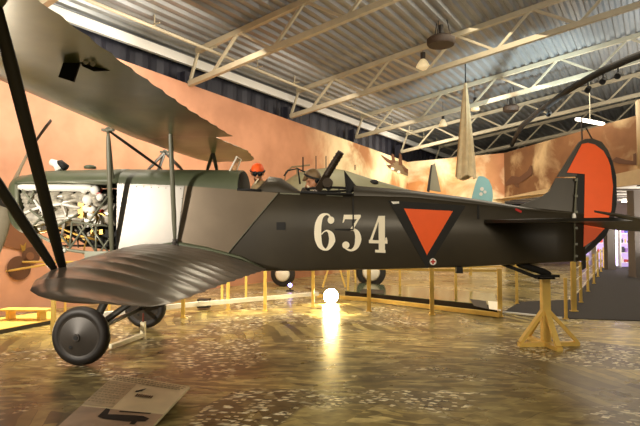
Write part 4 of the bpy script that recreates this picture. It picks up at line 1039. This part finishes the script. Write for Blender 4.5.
# trusses: one thing each
def make_truss():
    t = thing('roof_truss', 'x', 'truss', hall(0, 0, 6.05), 'cream lattice trusses under the roof')
    lab = []
    bm = B(); bar(bm, hall(0, 0, 6.05), hall(0, 34, 6.05+34*SL), .13, .15); link('bottom_chord', bm, M['truss'], t)
    bm = B(); bar(bm, hall(0, .3, 6.92+.3*SL), hall(0, 35, 6.92+35*SL), .13, .15); link('top_chord', bm, M['truss'], t)
    bm = B(); v_ = .3; upq = True; bar(bm, hall(0, 0.0, 6.05), hall(0, .35, 6.92), .07)
    v_ = .9
    while v_ < 33:
        bar(bm, hall(0, v_, 6.05+v_*SL), hall(0, v_+1.0, 6.92+(v_+1.0)*SL), .07); bar(bm, hall(0, v_+1.0, 6.92+(v_+1.0)*SL), hall(0, v_+2.2, 6.05+(v_+2.2)*SL), .07)
        v_ += 2.2
    link('lattice', bm, M['truss'], t)
    return t
base = make_truss()
names = ['cream lattice roof truss, the first one wholly in view from the left wall', 'cream lattice roof truss crossing the lamps, second from the near end', 'cream lattice roof truss third from the near end', 'cream lattice roof truss just above the back mural corner', 'cream lattice roof truss second from the far wall', 'cream lattice roof truss straight above the far end of the back mural', 'cream lattice roof truss above the upper wing, at the near end', 'cream lattice roof truss beyond the back mural, first of the last three', 'cream lattice roof truss beyond the back mural, middle of the last three', 'cream lattice roof truss deepest in the hall, beyond the back mural']
for i, u_ in enumerate((0, 5, 10, 15, 20, 25, -5, 30, 35, 40)):
    if i == 0: t = base
    else:
        t = base.copy(); C.objects.link(t)
        for ch in list(base.children):
            c = ch.copy(); C.objects.link(c); c.parent = t
        t.location = hall(u_, 0, 6.05)
    t['label'] = names[i]
# columns at the wall
cb = None
clab = ['dark steel column under the first roof truss', 'dark steel column under the second roof truss', 'dark steel column under the third roof truss', 'dark steel column by the corner of the murals', 'dark steel column farthest along the left wall', 'dark steel column above the propeller end of the mural']
for i, u_ in enumerate((0, 5, 10, 15, 20, -5)):
    bm = B(); p = hall(u_, -.25, 3.2); R_ = Matrix(((U.x, V.x, 0), (U.y, V.y, 0), (0, 0, 1)))
    box(bm, p, (.5, .02, 6.4), R_); box(bm, p+V*.12, (.3, .22, 6.4), R_)
    tag(rebase(link('steel_column', bm, M['bluewall']), hall(u_, -.25, 0)), clab[i], 'column', 'steel columns along the left wall')
# lamps under the roof
def highbay(px, py, z, label, k=1.0):
    p = atf(px, py, z)
    t = thing('high_bay_lamp', label, 'lamp', p, 'high bay lamps hanging under the roof')
    bm = B(); tube(bm, [p+Vector((0, 0, .12)), p+Vector((0, 0, .34))], .09*k, 12); tube(bm, [p+Vector((0, 0, .34)), p+Vector((0, 0, .9))], .01, 6); link('ballast', bm, M['lamp'], t)
    bm = B(); disc_lathe(bm, p, (0, 0, 1), [(.26*k, -.18), (.24*k, -.1), (.16*k, .04), (.08*k, .12)], 20); link('reflector', bm, M['lampglass'], t, True)
highbay(423, 63, 7.2, 'glass high bay lamp left of the dark fan heater', .9)
highbay(475, 106, 6.8, 'high bay lamp hanging beside the beige cloth', .7)
highbay(443, 122, 6.6, 'small high bay lamp below the silver duct, left of the cloth', .7)
def heater(px, py, z, label, s=1.0):
    p = atf(px, py, z); t = thing('ceiling_heater', label, 'heater', p)
    bm = B(); disc_lathe(bm, p, (0, 0, 1), [(.5*s, -.1), (.55*s, -.04), (.55*s, .08), (.45*s, .14), (.0, .14)], 24); link('housing', bm, M['jacket'], t, True, 40)
    bm = B(); 
    for a in range(3): tube(bm, [p+Vector((.4*s*math.cos(a*2.1), .4*s*math.sin(a*2.1), .1)), p+Vector((.1*math.cos(a*2.1), .1*math.sin(a*2.1), 1.0))], .015, 6)
    tube(bm, [p+Vector((0, 0, .14)), p+Vector((0, 0, .5))], .07, 10); link('hanger', bm, M['lamp'], t)
heater(441, 42, 7.3, 'round brown ceiling heater hanging beside the glass lamp', .75)
heater(511, 109, 7.0, 'round ceiling heater hanging over the back mural', .6)
# silver duct
bm = B(); tube(bm, [atf(470, 106, 6.9), atf(578, 78, 7.6)], .09, 12)
tag(rebase(link('duct', bm, mat('duct_metal', (170, 168, 160), .3, .6), None, True), atf(470, 106, 6.9)), 'straight silver duct slung under the third truss', 'duct')
# curved lighting track with spots
tp_ = [(512, 145), (516, 136), (522, 126), (532, 117), (542.5, 109), (555, 100), (567, 91), (580, 83), (591, 77), (604, 70), (616, 65), (628, 59.5), (640, 55), (665, 46), (700, 33)]
tk = thing('lighting_track', 'curved black lighting track with spotlights under the roof', 'lighting track', atf(567, 91, 6.0))
bm = B(); tube(bm, [atf(x, y, 6.0) for x, y in tp_], .1, 8); link('track', bm, M['black'], tk, True)
for x, y in ((618, 65), (603, 71), (588, 80), (549, 106)):
    p = atf(x, y, 6.0); bm = B(); tube(bm, [p, p-Vector((0, 0, .22))], .02, 6); d = Vector((-.5, -.6, -.5)).normalized(); disc_lathe(bm, p-Vector((0, 0, .26)), d, [(.04, -.12), (.07, -.09), (.08, .1), (.065, .1), (.06, .05)], 14); link('spotlight', bm, M['black'], tk, True, 40)
p = atf(590, 121, 5.9); bm = B(); bar(bm, atf(577, 119, 5.9), atf(603, 124, 5.9), .14, .09); o = link('tube_lamp', bm, M['tubeglow']); tag(rebase(o, p), 'white fluorescent tube lamp glowing above the rudder', 'lamp')
bm = B(); tube(bm, [p, p+Vector((0, 0, 1.5))], .012, 6); link('suspension_rod', bm, M['truss'], o)
# hanging cloth
YCL = 18.5
ct = at(465.5, 86, YCL); cb_ = at(465.5, 178, YCL); bm = B(); rings = []
for i in range(25):
    f = i/24; c = ct.lerp(cb_, f); rr = .05+.27*f**.8; ring = []
    for k in range(48):
        a = 2*PI*k/48; r_ = rr*(1+.16*math.sin(a*7+1.5*f)+.07*math.sin(a*12+2)); ring.append(c+Vector((r_*math.cos(a), r_*math.sin(a), (.06*math.sin(a*3) if i == 24 else 0))))
    rings.append(ring)
loft(bm, rings, caps=False)
o = link('hanging_cloth', bm, M['cloth'], None, True); tag(rebase(o, cb_), 'long folded beige cloth hanging from the roof over the back mural', 'cloth')
bm = B(); tube(bm, [ct, ct+Vector((0, 0, 1.6))], .02, 6); link('cord', bm, M['black'], o)
bm = B(); tube(bm, [ct+Vector((0, 0, -.05)), ct+Vector((0, 0, .1))], .06, 10); link('top_knot', bm, M['cloth'], o)

# ================================================================== SHOP under the right mural
sb_ = [EYE + ray(px, 262)*(27/ray(px, 262).y) for px in (560, 760)]
bm = B(); quad(bm, [(10.5, 29.5, 0), (26, 29.5, 0), (26, 29.5, 3.6), (10.5, 29.5, 3.6)]); struct('wall_shop', bm, M['shop'])
# soffit with joists
bm = B(); quad(bm, [(r0.x-.5, r0.y+.3, 3.35), (r2.x+.2, r2.y, 3.35), (28, r2.y, 3.35), (28, 30, 3.35), (r0.x-.5, 30, 3.35)]); struct('ceiling_shop', bm, M['soffit'])
for k in range(9):
    yy = 15+1.6*k; x0 = interp([(r2.y, r2.x), (r0.y, r0.x)], yy)+.5
    bm = B(); box(bm, ((x0+24)/2, yy, 3.32), (24-x0, .1, .06)); struct('trim_%d' % (k+3), bm, M['greycol'])
for k, (x, y) in enumerate(((9.6, 16.5), (10.8, 19.5), (11.6, 22.5), (12.8, 26))):
    bm = B(); box(bm, (x+1.2, y, 3.24), (1.3, .18, .06)); tag(rebase(link('strip_lamp', bm, M['tubeglow']), (x+1.2, y, 3.24)), ['white strip lamp under the low soffit, first one past the mural edge', 'white strip lamp under the low soffit, second past the mural edge', 'white strip lamp under the low soffit, third past the mural edge', 'white strip lamp under the low soffit by the shop wall'][k], 'lamp', 'strip lamps under the soffit')
def pil(px, w, Y, m, label, name='pillar'):
    p = at(px, 240, Y); bm = B(); box(bm, (p.x, Y, 1.68), (w, w, 3.34)); tag(rebase(link(name, bm, m), (p.x, Y, 0)), label, 'pillar')
pil(609.5, .36, 24.5, M['greycol'], 'grey square pillar beside the glowing white strip'); pil(638, .5, 20.5, M['greycol'], 'grey pillar at the walkway end near the handrail')
p = at(615, 245, 24.6); bm = B(); box(bm, (p.x, 24.6, 1.3), (.17, .1, 2.2)); tag(rebase(link('light_column', bm, M['violetglow']), (p.x, 24.6, 0)), 'tall glowing white light strip beside the grey pillar', 'light')
cols = [mat('ware_'+str(i), c, .5) for i, c in enumerate(((196, 70, 60), (90, 90, 170), (220, 210, 190), (60, 60, 70), (200, 160, 90), (150, 110, 180)))]
def showcase(px0, px1, Y, label, nsh=4):
    a, b_ = at(px0, 240, Y), at(px1, 240, Y); w = b_.x-a.x; cx = (a.x+b_.x)/2
    t = thing('display_case', label, 'display case', (cx, Y, 0))
    bm = B(); box(bm, (cx, Y+.25, 1.1), (w, .04, 2.2)); link('back_panel', bm, mat('case_back', (180, 160, 200), .5, emis=(205, 180, 235), estr=.9), t)
    for s in (-1, 1):
        bm = B(); box(bm, (cx+s*w/2, Y, 1.1), (.05, .5, 2.2)); link('side_panel', bm, M['white'], t)
    for k in range(nsh+1):
        z = .25+k*1.9/nsh; bm = B(); box(bm, (cx, Y, z), (w, .48, .03)); link('shelf', bm, M['white'], t)
        if k == nsh: break
        x = cx-w/2+.1
        while x < cx+w/2-.2:
            ww, hh = rng.uniform(.07, .16), rng.uniform(.12, .3)
            kind = rng.random(); bm = B()
            if kind < .5: box(bm, (x+ww/2, Y-.08, z+.016+hh/2), (ww, .12, hh)); box(bm, (x+ww/2, Y-.145, z+.016+hh*.5), (ww*.7, .008, hh*.5)); nm, lb = 'souvenir_box', 'small boxed souvenir standing on a shop shelf'
            else: disc_lathe(bm, (x+ww/2, Y-.08, z+.016), (0, 0, 1), [(ww*.35, 0), (ww*.45, hh*.1), (ww*.45, hh*.6), (ww*.2, hh*.8), (ww*.2, hh)], 12); nm, lb = 'souvenir_jar', 'small rounded souvenir jar standing on a shop shelf'
            o = link(nm, bm, rng.choice(cols)); tag(rebase(o, (x+ww/2, Y-.08, z+.016)), lb, 'souvenir', 'souvenirs on the shop shelves: '+nm)
            x += ww+.05
showcase(594, 606, 26.5, 'violet lit display case left of the grey pillar')
showcase(618, 634, 26.5, 'violet lit display case right of the glowing strip')
showcase(577, 591, 28.2, 'violet lit display case seen below the rudder')
# small posts on the walkway end
bpz = []
for k, px in enumerate((630, 633, 636)):
    p = atf(px, 271-2*k); bm = B(); tube(bm, [(p.x, p.y, .01), (p.x, p.y, .95)], .05, 10); disc_lathe(bm, (p.x, p.y, .012), (0, 0, 1), [(.14, 0), (.14, .02), (.05, .04)], 14)
    tag(rebase(link('bollard', bm, M['hub'], None, True, 40), (p.x, p.y, .012)), ['grey metal bollard on the carpet, closest of the three', 'grey metal bollard in the middle of the three', 'grey metal bollard on the carpet, deepest of the three'][k], 'bollard', 'grey bollards at the walkway end')

for o in list(bpy.data.objects):
    if o.type == 'MESH' and o.parent is not None and o.name.split('.')[0] in SPLIT and not o.children: split(o)
# ================================================================== LIGHTS
def light(kind, loc, target, power, color, size=.3, spot=60, blend=.5, name='lamp_light', sy=None):
    l = bpy.data.lights.new(name, kind); l.energy = power; l.color = color
    if kind == 'AREA':
        l.size = size
        if sy: l.shape = 'RECTANGLE'; l.size_y = sy
    else: l.shadow_soft_size = size
    if kind == 'SPOT': l.spot_size = math.radians(spot); l.spot_blend = blend
    o = bpy.data.objects.new(name, l); C.objects.link(o); o.location = loc
    d = Vector(target)-Vector(loc); o.rotation_euler = d.to_track_quat('-Z', 'Y').to_euler(); return o
WARM = (1, .86, .62); WHT = (1, .9, .76)
light('SPOT', (-5.3, 3.0, 2.35), (-3.35, 7.35, 1.95), 1250, WHT, .05, 62, .6, 'key_spot')
light('SPOT', (-6.2, 8.6, .3), (-2.6, 5.5, 3.1), 130, WARM, .1, 80, .8, 'wing_spot')
# mural washers
for u_, pw in ((-6, 250), (-1.5, 150), (3.5, 80), (8.5, 90), (13, 135)):
    light('AREA', hall(u_, 3.2, 6.2), hall(u_, 0, 2.6), pw, (1, .88, .72), 2.5, name='mural_light')
bc = (cor[0]+Vector((e.x, e.y, 0)))/2; nb = nB if nB.dot(EYE-bc) > 0 else -nB
light('AREA', bc+nb*3.5+Vector((0, 0, 6)), bc+Vector((0, 0, 3.4)), 170, (1, .88, .7), 2.5, name='mural_light')
rc_ = (r0+r1)/2; nr = nR if nR.dot(EYE-rc_) > 0 else -nR
light('AREA', rc_+nr*3.5+Vector((0, 0, .8)), rc_-Vector((0, 0, .8)), 80, (1, .84, .66), 2.5, name='mural_light')
# general room light
light('SPOT', hall(-2, 3.5, 4.6), hall(-3.4, -.2, 6.8), 700, (1, .93, .8), .1, 50, 1, 'eave_spot')
light('AREA', (-1.5, -.8, 6.4), (-1, 4, 0), 330, (1, .87, .66), 8, name='room_light')
light('AREA', (5, 12, 7.0), (3, 13, 0), 420, (1, .87, .66), 6, name='room_light')
light('AREA', (-3, 12, 6.0), (-2, 11.5, 0), 160, (1, .85, .6), 3, name='room_light')
# side wash on the rear fuselage
light('SPOT', (3.5, -1, 5.5), (1.0, 7.4, 1.8), 1500, (1, .84, .6), 1.5, 50, 1, 'side_spot')
light('SPOT', (4.6, 2.0, 1.5), (3.9, 7.8, 2.1), 430, (1, .86, .66), .1, 30, .8, 'rudder_spot')
# pools behind the fuselage
light('SPOT', (-.42, 11.0, 2.2), (-.4, 10.9, 0), 800, (1, .88, .56), .1, 42, 1, 'pool_spot')  # unseen spot added to spread the floor lamp's glare on the floor
light('SPOT', (-3.0, 9.6, 3.4), (-2.6, 11.6, .2), 800, (1, .84, .5), .05, 60, .7, 'pool_spot')
light('SPOT', (-6.2, 10.0, 3.5), (-5.6, 9.2, 0), 900, (1, .84, .5), .05, 60, .7, 'pool_spot')
# light onto the roof
light('SPOT', (8.0, 15.5, 3.4), (5.4, 21.5, 9.3), 3600, (.78, .95, 1), .3, 70, 1, 'roof_spot')
light('SPOT', (9, 14, 4.2), (9.6, 17, 9.3), 900, (.82, .95, 1), .3, 90, 1, 'roof_spot')
light('AREA', hall(-2, 12, 4.5), hall(0, 10, 9), 260, (1, .94, .86), 4, name='roof_light')
light('AREA', hall(12, 14, 4.5), hall(12, 14, 9), 420, (1, .95, .88), 5, name='roof_light')
light('AREA', hall(6, 22, 5), hall(6, 22, 10), 330, (.9, .95, 1), 5, name='roof_light')
# shop
light('AREA', (13, 20, .8), (13, 20.5, 4), 420, (1, .93, .86), 3, name='shop_light')
light('AREA', (14, 25, 3.0), (14, 26, 0), 200, (1, .88, .9), 3, name='shop_light')
light('AREA', (9, 20, 7), (8, 21, 0), 300, (1, .87, .68), 4, name='room_light')

# ================================================================== WORLD, CAMERA
w = bpy.data.worlds.new('World'); bpy.context.scene.world = w; w.use_nodes = True
w.node_tree.nodes['Background'].inputs[0].default_value = (.9, .78, .64, 1); w.node_tree.nodes['Background'].inputs[1].default_value = .05
cam = bpy.data.cameras.new('Camera'); cam.sensor_width = 36; cam.lens = F*36/640; cam.clip_end = 200
co = bpy.data.objects.new('Camera', cam); C.objects.link(co); co.location = EYE; co.rotation_euler = CR.to_euler()
bpy.context.scene.camera = co
sc = bpy.context.scene
sc.view_settings.view_transform = 'Standard'; sc.view_settings.look = 'None'; sc.view_settings.exposure = 0
sc.cycles.use_denoising = True
sc.cycles.max_bounces = 6
